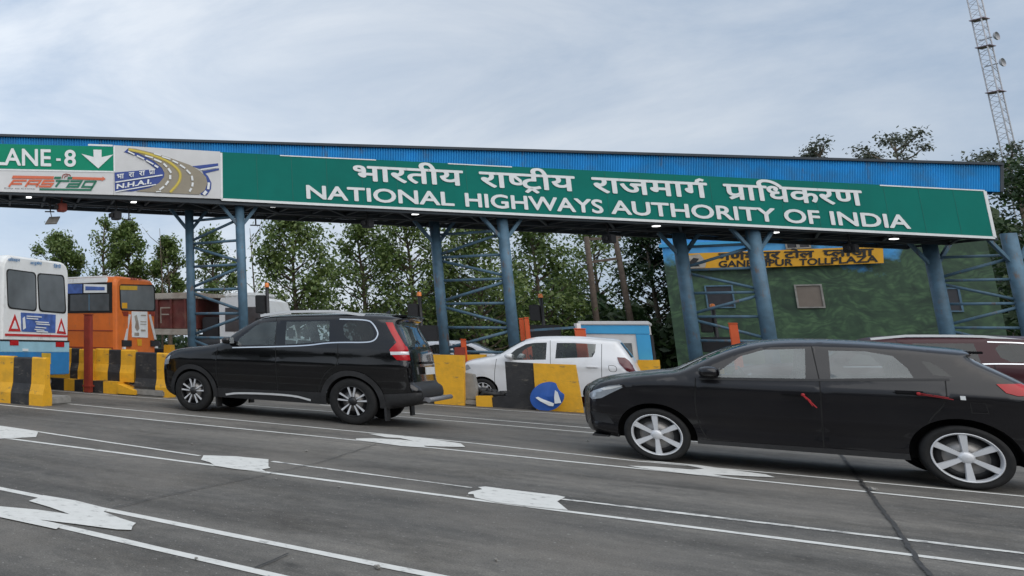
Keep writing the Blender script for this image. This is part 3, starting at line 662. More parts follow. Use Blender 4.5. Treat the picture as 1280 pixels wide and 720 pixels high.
def build_car(name, label, cat, loc, rotz, sp, group=None, scale=1):
    root = thing(name, label, cat, loc, rotz, group); root.scale = (scale,)*3
    top = chaikin(sp['top'], 2); top = resample(top, .05)
    W, zb, k_, r_ = sp['W'], sp['zb'], sp['k'], sp.get('r', .10)
    xf, xr = max(p.x for p in top), min(p.x for p in top)
    top2 = top
    def dist(x, z):
        p = Vector((x, z)); b = 9
        for i in range(len(top2)-1):
            a, c = top2[i], top2[i+1]; ab = c-a; t = max(0, min(1, (p-a).dot(ab)/max(ab.length_squared, 1e-9))); b = min(b, (a+ab*t-p).length)
        return b
    def yy(x, z, d=None):
        w_ = W; tf = (x-(xf-sp['lf']))/sp['lf']; tr = ((xr+sp['lr'])-x)/sp['lr']
        if tf > 0: w_ *= 1-sp['af']*tf**2.2
        if tr > 0: w_ *= 1-sp['ar']*tr**2.2
        e = (z-zb)/.05; w_ -= k_*.05*(e if e > 20 else math.log(1+math.exp(e)))
        lo = max(0, zb-.30-z); w_ -= .16*lo*lo
        for zc, am, wd in sp.get('crease', []): w_ += am*math.exp(-((z-zc)/wd)**2)
        if d is None: d = dist(x, z)
        q = 1-min(d/r_, 1); return w_-r_*(1-math.sqrt(max(0, 1-q*q)))
    # outline with arches
    bz = sp['sill']; rb, fb = top[-1], top[0]
    bot = []
    for cx, cz, R_ in sorted(sp['arches']):
        a0 = math.asin(max(-1, min(1, (bz-cz)/R_)))
        for j in range(19):
            t = math.pi-a0-(math.pi-2*a0)*j/18; bot.append(Vector((cx+R_*math.cos(t), cz+R_*math.sin(t))))
    outl = [Vector(p) for p in top]+[p for p in bot]
    out_r = resample(outl, .07, True)
    polys = []
    for rg in sp['regions']:
        nm, mt, pts = rg[0], rg[1], rg[2]; opt = rg[3] if len(rg) > 3 else {}
        pts = [Vector(p) for p in pts]
        if 'w' in opt:
            pts = resample(chaikin(pts, opt.get('sm', 2)), .06); pts = stroke(pts, opt['w'])
        elif 'sm' in opt: pts = chaikin(pts, opt['sm'], True)
        polys.append((nm, mt, resample(pts, .08, True), opt))
    V, E = [], []
    def addp(p, closed=True):
        o = len(V); V.extend(Vector((q.x, q.y)) for q in p); n = len(p)
        E.extend((o+i, o+(i+1) % n) for i in range(n))
    addp(out_r)
    for _, _, p, _ in polys: addp(p)
    for i in range(1, len(top)-1):                          # points just inside the outline for the rounded edge
        t = (top[i+1]-top[i-1]).normalized(); nn = Vector((t.y, -t.x))
        for d in (.012, .035, .07):
            for s_ in (1, -1):
                q = top[i]+nn*d*s_
                if inside(q, out_r): V.append(q)
    x = xr
    while x < xf:
        z = bz
        while z < 2.1:
            if inside((x, z), out_r): V.append(Vector((x+.001*math.sin(z*50), z)))
            z += .06
        x += .075
    vo, eo, fo, *_ = delaunay_2d_cdt(V, E, [], 0, 1e-4)
    cls = {}
    for f in fo:
        c = sum((vo[i] for i in f), Vector((0, 0)))/len(f)
        if not inside(c, out_r): continue
        hit = -1
        for i, (nm, mt, p, opt) in enumerate(polys):
            if inside(c, p): hit = i; break
        cls.setdefault(hit, []).append(list(f))
    ycache = {}
    def y3(i):
        if i not in ycache: ycache[i] = yy(vo[i].x, vo[i].y)
        return ycache[i]
    paint = sp['paint']
    body = MB(); parts = {}
    groups = {}
    for hit, fs in cls.items():
        for side in (1, -1):
            if hit == -1 or polys[hit][0] == 'seam': mb = body; mi = 0 if hit == -1 else 1; off = 0
            else:
                nm, mt, p, opt = polys[hit]
                key = (opt.get('id', nm), side); mb, _, _, _ = groups.setdefault(key, (MB(), nm, mt, opt)); mi = 0; off = opt.get('off', 0)
            used = sorted({i for f in fs for i in f}); mp_ = {i: j for j, i in enumerate(used)}
            mb.add([(vo[i].x, side*(y3(i)+off), vo[i].y) for i in used], [[mp_[i] for i in (f if side < 0 else f[::-1])] for f in fs], mi, True)
    # the skin that wraps from bumper over the roof to the tail
    ts = [-1, -.93, -.8, -.6, -.35, -.1, .1, .35, .6, .8, .93, 1]
    cf, cu, cr = sp['crown']
    rows = []
    for i, p in enumerate(top):
        t = (top[min(i+1, len(top)-1)]-top[max(i-1, 0)]).normalized(); nn = Vector((t.y, -t.x))
        if nn.dot(Vector((p.x-(xf+xr)/2, p.y-.8))) < 0 and abs(nn.y) < .2: nn = nn
        cen = Vector(((xf+xr)/2, .7))
        nn = Vector((t.y, -t.x)) if Vector((t.y, -t.x)).dot(p-cen) > 0 else Vector((-t.y, t.x))
        y = yy(p.x, p.y, 0); c = cf*max(nn.x, 0)**2+cu*max(nn.y, 0)**2+cr*max(-nn.x, 0)**2
        rows.append([Vector((p.x+nn.x*c*(1-abs(q)**2.6), q*y, p.y+nn.y*c*(1-abs(q)**2.6))) for q in ts])
    wr = {}
    for i in range(len(rows)-1):
        for j in range(len(ts)-1):
            c2 = (top[i]+top[i+1])/2; tm = (ts[j]+ts[j+1])/2
            nm, mt = 'body', None
            for (n2, m2, x0, x1, z0, z1, tmax) in sp['wrap']:
                if x0 <= c2.x <= x1 and z0 <= c2.y <= z1 and abs(tm) < tmax: nm, mt = n2+('#' if c2.x > -1.5 else ''), m2; break
            wr.setdefault((nm, mt), []).append((i, j))
    for (nm, mt), qs in wr.items():
        nm = nm.rstrip('#'); mb = body if nm == 'body' else MB(); vm = {}; vs = []; fs = []
        for i, j in qs:
            f = []
            for a, b in ((i, j), (i, j+1), (i+1, j+1), (i+1, j)):
                if (a, b) not in vm: vm[(a, b)] = len(vs); vs.append(rows[a][b])
                f.append(vm[(a, b)])
            fs.append(f)
        mb.add(vs, fs, 0, True)
        if nm != 'body': mb.build(nm, mt, root)
    # arch liners and underside
    for cx, cz, R_ in sp['arches']:
        for s_ in (1, -1):
            a0 = math.asin(max(-1, min(1, (bz-cz)/R_))); vs = []; n = 15
            for j in range(n):
                t = math.pi-a0-(math.pi-2*a0)*j/(n-1); px, pz = cx+R_*math.cos(t), cz+R_*math.sin(t)
                vs += [(px, s_*(yy(px, pz)-.002), pz), (px, s_*(W-.34), pz)]
            body.add(vs, [(2*j, 2*j+1, 2*j+3, 2*j+2) for j in range(n-1)], 1, True)
            cv = [Vector((cx+R_*math.cos(math.pi-a0-(math.pi-2*a0)*j/(n-1)), s_*(W-.34), cz+R_*math.sin(math.pi-a0-(math.pi-2*a0)*j/(n-1)))) for j in range(n)]
            body.poly3(cv, 1)
    b_o = body.build('body', [paint, 'seam'], root, fix=False)
    done = {}
    for (idn, side), (mb, nm, mt, opt) in sorted(groups.items(), key=lambda k: str(k[0])):
        par = root
        if opt.get('on') and (opt['on'], side) in done: par = done[(opt['on'], side)]
        done[(idn, side)] = mb.build(nm, mt, par, fix=False)
    # floor, seats, dashboard
    ax = sorted(a[0] for a in sp['arches']); fz = .42*sp.get('hs', 1)
    mb = MB(); mb.box(ax[0]+.40, ax[1]-.40, -W+.10, W-.10, bz+.02, bz+.10); mb.box(ax[0]-.7, ax[1]+.55, -W+.38, W-.38, bz+.02, bz+.12); mb.build('floor_pan', 'seam', root)
    c0 = sp['cabin']; h = zb
    for s_ in (1, -1):
        mb = MB(); x = c0[0]; mb.box(x-.02, x+.48, s_*.40-.25, s_*.40+.25, h-.62, h-.44, bev=.05)
        mb.slab([(x, s_*.40-.24, h-.5), (x+.14, s_*.40-.24, h-.5), (x-.10, s_*.40-.22, h+.12), (x-.20, s_*.40-.22, h+.10)], (0, .46, 0)); mb.box(x-.24, x-.14, s_*.40-.13, s_*.40+.13, h+.14, h+.34, bev=.04); mb.build('seat', 'seat', root)
    mb = MB(); x = c0[1]; mb.box(x, x+.48, -.62, .62, h-.6, h-.42, bev=.05); mb.slab([(x+.02, -.62, h-.5), (x+.15, -.62, h-.5), (x-.08, -.6, h+.06), (x-.18, -.6, h+.05)], (0, 1.22, 0))
    for yq in (-.4, .4): mb.box(x-.2, x-.11, yq-.12, yq+.12, h+.06, h+.26, bev=.04)
    mb.build('rear_seat', 'seat', root)
    mb = MB(); x = c0[2]; mb.box(x-.30, x+.10, -W+.22, W-.22, h-.40, h-.03, bev=.06); mb.build('dashboard', 'seat', root)
    mb = MB(); ring = [Vector((x-.40+.07*math.sin(t), -.38+.18*math.cos(t), h-.03+.17*math.sin(t))) for t in [2*math.pi*q/20 for q in range(21)]]; mb.tube(ring, .014, 6, cap=False); mb.tube([ring[0], ring[10]], .016, 6); mb.tube([(x-.4, -.38, h-.03), (x-.1, -.38, h-.16)], .025, 6); mb.build('steering_wheel', 'plastic', root)
    # wheels, mirrors, handles
    for cx, cz, R_ in sp['arches']:
        for s_ in (1, -1): make_wheel(root, cx, W-sp['winset'], sp['tyre'], sp['tyre'], sp['rim'], sp['style'], s_, sp.get('rimmat', 'alloy'))
    for (hx, hz) in sp['handles']:
        for s_ in (1, -1):
            y = yy(hx, hz); mb = MB(); mb.box(hx-.115, hx+.115, s_*y-.028, s_*y+.028, hz-.022, hz+.022, bev=.018); mb.build('door_handle', sp.get('handlemat', paint), root)
    mx_, mz = sp['mirror']
    for s_ in (1, -1):
        y = yy(mx_, mz); mb = MB(); bm = bmesh.new(); bmesh.ops.create_icosphere(bm, subdivisions=3, radius=1)
        bm.verts.index_update(); hw = sp.get('mirw', .11)
        mb.add([(mx_+math.copysign(abs(v.co.x)**.7, v.co.x)*(.11 if v.co.x > 0 else .075), s_*(y+.16)+v.co.y*.105, mz+.035+math.copysign(abs(v.co.z)**.75, v.co.z)*.066) for v in bm.verts], [[v.index for v in f.verts] for f in bm.faces], 0, True); bm.free()
        mb.bar((mx_, s_*(y-.03), mz-.02), (mx_, s_*(y+.12), mz+.01), .07, .03); m_o = mb.build('wing_mirror', paint, root)
        mb = MB(); mb.box(mx_-.082, mx_-.075, s_*(y+.16)-.085, s_*(y+.16)+.085, mz-.02, mz+.09, bev=.003); mb.build('mirror_glass', 'chrome', m_o)
    return root, yy, done
# --- the black sport utility
suv_top = [(.50, .25), (.70, .33), (.77, .5), (.76, .82), (.68, 1.03), (.57, 1.12), (.36, 1.185), (-.15, 1.235), (-.50, 1.285), (-.66, 1.36), (-.90, 1.555), (-1.13, 1.70), (-1.32, 1.79), (-1.6, 1.835), (-2.2, 1.855), (-2.8, 1.86), (-3.3, 1.85), (-3.55, 1.83), (-3.78, 1.79), (-3.80, 1.765), (-3.70, 1.71), (-3.79, 1.485), (-3.88, 1.28), (-3.90, 1.07), (-3.91, .80), (-3.925, .70), (-4.02, .655), (-4.03, .5), (-3.95, .38), (-3.6, .30)]
def ringp(cx, cz, r0, r1, a0=-12, a1=192):
    o = [(cx+r1*math.cos(rad(a)), cz+r1*math.sin(rad(a))) for a in range(a0, a1+1, 8)]; i = [(cx+r0*math.cos(rad(a)), cz+r0*math.sin(rad(a))) for a in range(a1, a0-1, -8)]; return o+i
def suv_spec(paint, glassm, rimstyle='pairs'):
    fw = [(-.93, 1.285), (-.99, 1.40), (-1.27, 1.64), (-1.40, 1.705), (-1.675, 1.722), (-1.675, 1.30)]
    rw = [(-1.86, 1.722), (-2.63, 1.735), (-2.65, 1.385), (-2.41, 1.355), (-1.875, 1.312)]
    qw = [(-2.85, 1.722), (-3.22, 1.732), (-3.31, 1.68), (-3.385, 1.515), (-3.36, 1.435), (-3.27, 1.40), (-2.92, 1.398)]
    R = [('window', glassm, fw, {'id': 'w1'}), ('window', glassm, rw, {'id': 'w2'}), ('window', 'gl_dark', qw, {'id': 'w3', 'sm': 1}),
         ('chrome_trim', 'chrome', [(-.86, 1.232), (-1.73, 1.268), (-2.29, 1.300), (-2.58, 1.348), (-2.86, 1.366), (-3.29, 1.37), (-3.40, 1.41), (-3.445, 1.50), (-3.43, 1.57), (-3.36, 1.69), (-3.27, 1.755), (-2.80, 1.768)], {'w': .020, 'off': .005, 'sm': 2}),
         ('lamp_strip', 'silver', [(-3.64, 1.175), (-3.95, 1.185), (-3.95, 1.235), (-3.63, 1.225)], {'off': .010}),
         ('tail_light', 'tail', [(-3.55, 1.715), (-3.66, 1.71), (-3.70, 1.60), (-3.77, 1.47), (-3.85, 1.32), (-3.93, 1.26), (-3.95, 1.09), (-3.73, 1.09), (-3.65, 1.18), (-3.625, 1.26), (-3.73, 1.38), (-3.65, 1.52)], {'off': .008, 'id': 'tl'}),
         ('headlight', 'lamp', [(.50, 1.06), (.62, .98), (.74, .95), (.70, .86), (.56, .88)], {'off': .006}),
         ('arch_cladding', 'plastic', ringp(.01, .37, .40, .525), {'id': 'a1', 'off': .022}), ('arch_cladding', 'plastic', ringp(-2.98, .37, .40, .525), {'id': 'a2', 'off': .022}),
         ('side_step', 'silver', [(-.68, .355), (-.95, .405), (-1.95, .425), (-2.28, .355)], {'w': .035, 'off': .03}),
         ('sill_cladding', 'plastic', [(-.46, .20), (-.46, .47), (-2.5, .50), (-2.5, .20)], {'off': .012}),
         ('bumper', 'plastic', [(-3.42, .20), (-3.42, .52), (-4.2, .60), (-4.2, .20)], {'id': 'bm', 'off': .012}),
         ('bumper', 'plastic', [(.46, .15), (.46, .40), (.9, .44), (.9, .15)], {'id': 'bf', 'off': .008})]
    for q in ([(-.56, 1.24), (-.50, .85), (-.53, .47)], [(-1.70, 1.29), (-1.69, .9), (-1.69, .48)], [(-2.80, 1.37), (-2.80, .98), (-2.60, .88), (-2.46, .66), (-2.42, .5)], [(-1.66, 1.80), (-1.69, 1.31)]): R.append(('seam', None, q, {'w': .012}))
    R += [('door', paint, [(-.56, 1.24), (-.50, .85), (-.53, .47), (-1.69, .48), (-1.69, .9), (-1.70, 1.29), (-1.68, 1.75), (-1.36, 1.735), (-.96, 1.45), (-.86, 1.30)], {'id': 'd1'}),
          ('door', paint, [(-1.70, 1.29), (-1.69, .48), (-2.42, .5), (-2.46, .66), (-2.60, .88), (-2.80, .98), (-2.80, 1.37), (-2.74, 1.76), (-1.70, 1.75)], {'id': 'd2'})]
    return dict(top=suv_top, W=.92, zb=1.28, k=.38, r=.11, lf=.9, lr=1.2, af=.16, ar=.09, sill=.30, crown=(.10, .045, .03), crease=[(.98, .014, .06), (.62, -.012, .10)],
        arches=[(.01, .37, .435), (-2.98, .37, .435)], tyre=.383, rim=.252, winset=.015, style=rimstyle, regions=R, paint=paint, handles=[(-1.50, 1.10), (-2.66, 1.165)], mirror=(-.84, 1.33), cabin=(-1.60, -2.55, -.75),
        wrap=[('windscreen', 'gl_clear', -1.22, -.60, 1.33, 1.76, .9), ('rear_window', 'gl_rear', -3.90, -3.6, 1.30, 1.72, .96), ('grille', 'plastic', .70, .85, .55, .95, .7), ('bumper', 'plastic', -4.2, -3.5, .2, .74, 2), ('bumper', 'plastic', .4, .9, .2, .5, 2), ('bonnet', paint, -.48, .52, 1.0, 1.4, .85), ('tailgate', paint, -3.95, -3.84, .66, 1.30, .96)])
o = G(241, 514)
suv, ys, _ = build_car('sport_utility', 'large black sport utility car with roof rails standing left of the white hatchback', 'car', o+N*.92, ANG, suv_spec('carblack', 'gl_suv'))
def rails(root, ys, x0, x1, z0, m_='silver'):
    for s_ in (1, -1):
        pts = []
        for j in range(9):
            t = j/8; x = x0+(x1-x0)*t; z = z0+.055*min(1, 4*t, 4*(1-t))+.02*math.sin(math.pi*t); pts.append((x, s_*(.645), z))
        mb = MB()
        for a, b in zip(pts, pts[1:]): mb.bar(a, b, .05, .045)
        mb.build('roof_rail', m_, root)
rails(suv, ys, -1.33, -3.2, 1.835)
mb = MB(); mb.box(-3.86, -3.60, -.56, .56, 1.805, 1.84, bev=.015); mb.build('spoiler', 'carblack', suv)
mb = MB(); mb.add([(-3.30, -.03, 1.86), (-3.44, -.03, 1.86), (-3.30, .03, 1.86), (-3.44, .03, 1.86), (-3.43, 0, 1.95)], [(0, 2, 3, 1), (0, 1, 4), (2, 4, 3), (1, 3, 4), (0, 4, 2)]); mb.build('antenna', 'carblack', suv)
mb = MB(); mb.tube([(-4.12, -.74, .47), (-4.12, .74, .47)], .038, 10); mb.box(-4.10, -3.98, -.60, -.54, .44, .50); mb.box(-4.10, -3.98, .54, .60, .44, .50); mb.build('bumper_bar', 'bar_grey', suv)
mb = MB(); mb.box(-4.015, -3.99, -.25, .25, .86, .98); mb.build('number_plate', 'letter', suv)
mb = MB(); mb.box(-3.995, -3.95, -.30, .30, 1.03, 1.07, bev=.01); mb.build('tailgate_trim', 'plastic', suv)
for s_ in (1, -1):
    mb = MB(); mb.box(-.47, -.44, s_*.72-.11, s_*.72+.11, .12, .42); mb.build('mud_flap', 'plastic', suv)
    mb = MB(); mb.box(-3.50, -3.47, s_*.74-.11, s_*.74+.11, .10, .40); mb.build('mud_flap', 'plastic', suv)
mb = MB(); mb.bar((-3.84, .05, 1.42), (-3.97, .42, 1.36), .02, .02); mb.build('rear_wiper', 'plastic', suv)
# --- the dark hatchback in front
hatch_top = [(.40, .24), (.62, .27), (.655, .36), (.66, .48), (.64, .73), (.62, .82), (.53, .895), (.40, .945), (.16, 1.0), (-.07, 1.035), (-.27, 1.06), (-.45, 1.165), (-.64, 1.275), (-.83, 1.365), (-1.0, 1.415), (-1.175, 1.442), (-1.37, 1.453), (-1.715, 1.450), (-2.04, 1.425), (-2.35, 1.388), (-2.60, 1.36), (-2.60, 1.335), (-2.56, 1.31), (-2.86, 1.088), (-2.96, .99), (-2.985, .84), (-2.96, .54), (-2.86, .30), (-2.76, .26)]
def hatch_spec(paint, glassm, style='six', tail='tail'):
    R = [('window', glassm, [(-.60, 1.025), (-.64, 1.09), (-.85, 1.275), (-1.06, 1.357), (-1.40, 1.377), (-1.355, 1.045)], {'id': 'w1'}),
         ('window', glassm, [(-1.58, 1.360), (-1.86, 1.358), (-2.05, 1.313), (-2.13, 1.19), (-2.155, 1.092), (-1.55, 1.055)], {'id': 'w2'}),
         ('window', 'gl_dark', [(-2.24, 1.268), (-2.30, 1.258), (-2.36, 1.20), (-2.42, 1.115), (-2.30, 1.125)], {'id': 'w3'}),
         ('window_trim', 'plastic', [(-.46, 1.00), (-1.4, 1.028), (-2.40, 1.085)], {'w': .022, 'off': .004}),
         ('tail_light', tail, [(-2.70, 1.055), (-2.95, 1.070), (-3.05, .955), (-2.82, .945), (-2.75, .97)], {'off': .008}),
         ('lamp_strip', 'letter', [(.27, .885), (.40, .862), (.50, .83), (.47, .812), (.38, .835), (.29, .868)], {'off': .009}),
         ('fog_recess', 'plastic', [(.40, .40), (.60, .42), (.64, .54), (.46, .52)], {'off': -.004}),
         ('headlight', 'lamp', [(.30, .895), (.42, .87), (.58, .80), (.66, .74), (.60, .69), (.50, .715), (.40, .78), (.27, .86)], {'off': .006}),
         ('sill', 'plastic', [(-.30, .15), (-.34, .29), (-2.07, .31), (-2.1, .15)], {'off': .006})]
    for q in ([(-.43, 1.01), (-.39, .72), (-.40, .46), (-.46, .31)], [(-1.46, 1.03), (-1.425, .55), (-1.41, .31)], [(-2.37, 1.08), (-2.345, .84), (-2.19, .66), (-2.11, .36)], [(-1.455, 1.41), (-1.46, 1.04)]): R.append(('seam', None, q, {'w': .010}))
    R.append(('seam', None, [(-2.50, .86), (-2.60, .86), (-2.61, .76), (-2.50, .76), (-2.50, .855)], {'w': .006, 'sm': 0}))
    R += [('door', paint, [(-.43, 1.01), (-.39, .72), (-.40, .46), (-.46, .31), (-1.41, .31), (-1.425, .55), (-1.46, 1.03), (-1.47, 1.40), (-1.05, 1.385), (-.82, 1.29), (-.60, 1.10)], {'id': 'd1'}),
          ('door', paint, [(-1.46, 1.03), (-1.41, .31), (-2.11, .36), (-2.19, .66), (-2.345, .84), (-2.37, 1.08), (-2.2, 1.26), (-2.07, 1.34), (-1.87, 1.39), (-1.48, 1.40)], {'id': 'd2'})]
    return dict(top=hatch_top, W=.855, zb=1.0, k=.43, r=.09, lf=.85, lr=.9, af=.16, ar=.10, sill=.245, crown=(.09, .05, .07), crease=[(.90, .016, .03), (.45, -.016, .065)],
        arches=[(0, .31, .375), (-2.41, .31, .385)], tyre=.312, rim=.242, winset=.01, style=style, regions=R, paint=paint, handles=[(-1.25, .87), (-2.10, .935)], mirror=(-.57, 1.05), cabin=(-1.25, -2.0, -.52), hs=.9,
        wrap=[('windscreen', 'gl_clear', -.93, -.30, 1.07, 1.40, .92), ('rear_window', 'gl_dark', -2.84, -2.57, 1.10, 1.31, .86), ('grille', 'plastic', .60, .8, .38, .80, .75), ('bonnet', paint, -.25, .52, .8, 1.08, .85), ('bumper', paint, .3, .9, .2, .70, 2)])
o = G(825, 577)
hat, yh, _ = build_car('hatchback', 'dark charcoal hatchback with silver six spoke wheels and red ribbons on its door handles', 'car', o+N*.855, ANG, hatch_spec('carhatch', 'gl_hatch'))
mb = MB(); mb.box(-2.72, -2.42, -.50, .50, 1.352, 1.378, bev=.012); mb.build('spoiler', 'carhatch', hat)
mb = MB(); mb.bar((.555, -.74, .245), (.555, .74, .245), .17, .02); mb.build('bumper_lip', 'plastic', hat)
mb = MB(); mb.box(-2.475, -2.44, yh(-2.455, .90)-.002, yh(-2.455, .90)+.004, .885, .925); mb.build('fuel_sticker', 'letter', hat)
mb = MB(); mb.box(-.70, -.62, .33, .335, 1.06, 1.12); mb.build('windscreen_tag', 'plate_y', hat)
def ribbon(x, z, dx, dz, label):
    p = Vector((x, yh(x, z)+.035, z)); r = thing('ribbon', label, 'ribbon', hat.matrix_basis @ p, ANG, 'red ribbons on the hatchback')
    pts = [Vector((0, 0, 0)), Vector((dx*.5, .012, dz*.45)), Vector((dx, .02, dz))]
    mb = MB()
    for e in (-.008, .008):
        for a, b in zip(pts, pts[1:]): mb.bar(a+Vector((e, e*.5, e)), b+Vector((e*1.8, 0, e)), .022, .006)
    mb.build('tail', 'ribbon', r); mb = MB(); mb.lathe([(.001, -.016), (.014, -.012), (.018, 0), (.014, .012), (.001, .016)], (0, 0, 0), 'x', 10); mb.build('knot', 'ribbon', r)
ribbon(-1.31, .868, -.075, -.125, 'red ribbon hanging down from the front door handle of the charcoal hatchback')
ribbon(-2.16, .93, -.21, -.035, 'red ribbon streaming sideways from the rear door handle of the charcoal hatchback')
# --- the white hatchback behind the barrier
alto_top = [(.24, .2), (.34, .22), (.42, .38), (.40, .69), (.385, .86), (.30, .965), (-.04, 1.045), (-.40, 1.122), (-.75, 1.38), (-1.03, 1.54), (-1.31, 1.60), (-1.76, 1.612), (-2.24, 1.604), (-2.58, 1.567), (-2.80, 1.55), (-2.83, 1.51), (-3.02, 1.145), (-3.08, .885), (-3.14, .80), (-3.14, .55), (-3.08, .3), (-2.98, .22)]
def alto_spec(paint='carwhite'):
    R = [('window', 'gl_clear', [(-.60, 1.105), (-.82, 1.315), (-1.03, 1.438), (-1.20, 1.475), (-1.46, 1.487), (-1.42, 1.075), (-.78, 1.045)], {'id': 'w1'}),
         ('window', 'gl_clear', [(-1.66, 1.483), (-2.01, 1.489), (-2.42, 1.466), (-2.39, 1.275), (-2.33, 1.16), (-1.61, 1.11)], {'id': 'w2'}),
         ('tail_light', 'taildark', [(-2.79, 1.175), (-2.93, 1.17), (-3.00, 1.105), (-3.12, .87), (-3.10, .805), (-2.94, .865), (-2.82, 1.03)], {'off': .008}),
         ('headlight', 'lamp', [(.37, .86), (.26, .90), (.20, .80), (.38, .72)], {'off': .006})]
    for q in ([(-.39, 1.06), (-.30, .62), (-.32, .25)], [(-1.53, 1.54), (-1.51, 1.05), (-1.46, .26)], [(-2.53, 1.47), (-2.50, 1.1), (-2.46, .60)], [(-2.62, .98), (-2.76, .98), (-2.76, .84), (-2.62, .84), (-2.62, .97)]): R.append(('seam', None, q, {'w': .010}))
    R += [('door', paint, [(-.39, 1.06), (-.30, .62), (-.34, .26), (-1.46, .26), (-1.51, 1.05), (-1.53, 1.52), (-1.15, 1.51), (-.8, 1.36), (-.55, 1.13)], {'id': 'd1'}), ('door', paint, [(-1.53, 1.52), (-1.51, 1.05), (-1.46, .26), (-2.1, .28), (-2.46, .6), (-2.50, 1.1), (-2.5, 1.5)], {'id': 'd2'})]
    return dict(top=alto_top, W=.75, zb=1.03, k=.36, r=.09, lf=.7, lr=.8, af=.14, ar=.10, sill=.24, crown=(.08, .05, .06), arches=[(-.04, .29, .325), (-2.40, .29, .325)], tyre=.28, rim=.18, winset=.01, style='eight', regions=R, paint=paint, handles=[(-1.38, .93), (-2.31, .93)], mirror=(-.70, 1.10), cabin=(-1.38, -2.2, -.62), crease=[(.92, .012, .04)],
        wrap=[('windscreen', 'gl_clear', -1.05, -.45, 1.14, 1.52, .9), ('rear_window', 'gl_dark', -3.02, -2.83, 1.14, 1.50, .86), ('grille', 'plastic', .3, .6, .40, .6, .7), ('bonnet', paint, -.38, .34, .9, 1.2, .85)])
o = G(603, 501.5)
alt, ya, _ = build_car('hatchback', 'small white hatchback with driver behind the black and yellow barrier panels', 'car', o+N*.75, ANG, alto_spec())
# --- far cars
q_ = At(645, 430, 23.0); u_, n_ = UN(q_)
fc, _, _ = build_car('estate_car', 'white car with dark windows half hidden behind the second tower from the left', 'car', LN(u_+.2, n_+.5, 0), ANG+math.pi, hatch_spec('carwhite', 'gl_dark', 'eight', 'taildark'), scale=1.04)
q_ = At(262, 424, 25.5); u_, n_ = UN(q_)
fc2 = copy_tree(fc); fc2.location = LN(u_-.6, n_, -.0); fc2.rotation_euler = (0, 0, ANG); fc2['label'] = 'white car seen between the leftmost tower and the large black car'
mar, ym, _ = build_car('sport_utility', 'maroon sport utility car with white roof rails at right edge behind charcoal hatchback', 'car', (0, 0, 0), ANG, suv_spec('carmaroon', 'gl_dark', 'eight'), scale=.90)
rails(mar, ym, -1.33, -3.25, 1.80, 'letter')
pm = At(1088, 424, 13.9); u_, n_ = UN(pm); mar.location = LN(u_+1.33*.90, n_+.645*.90, 0)
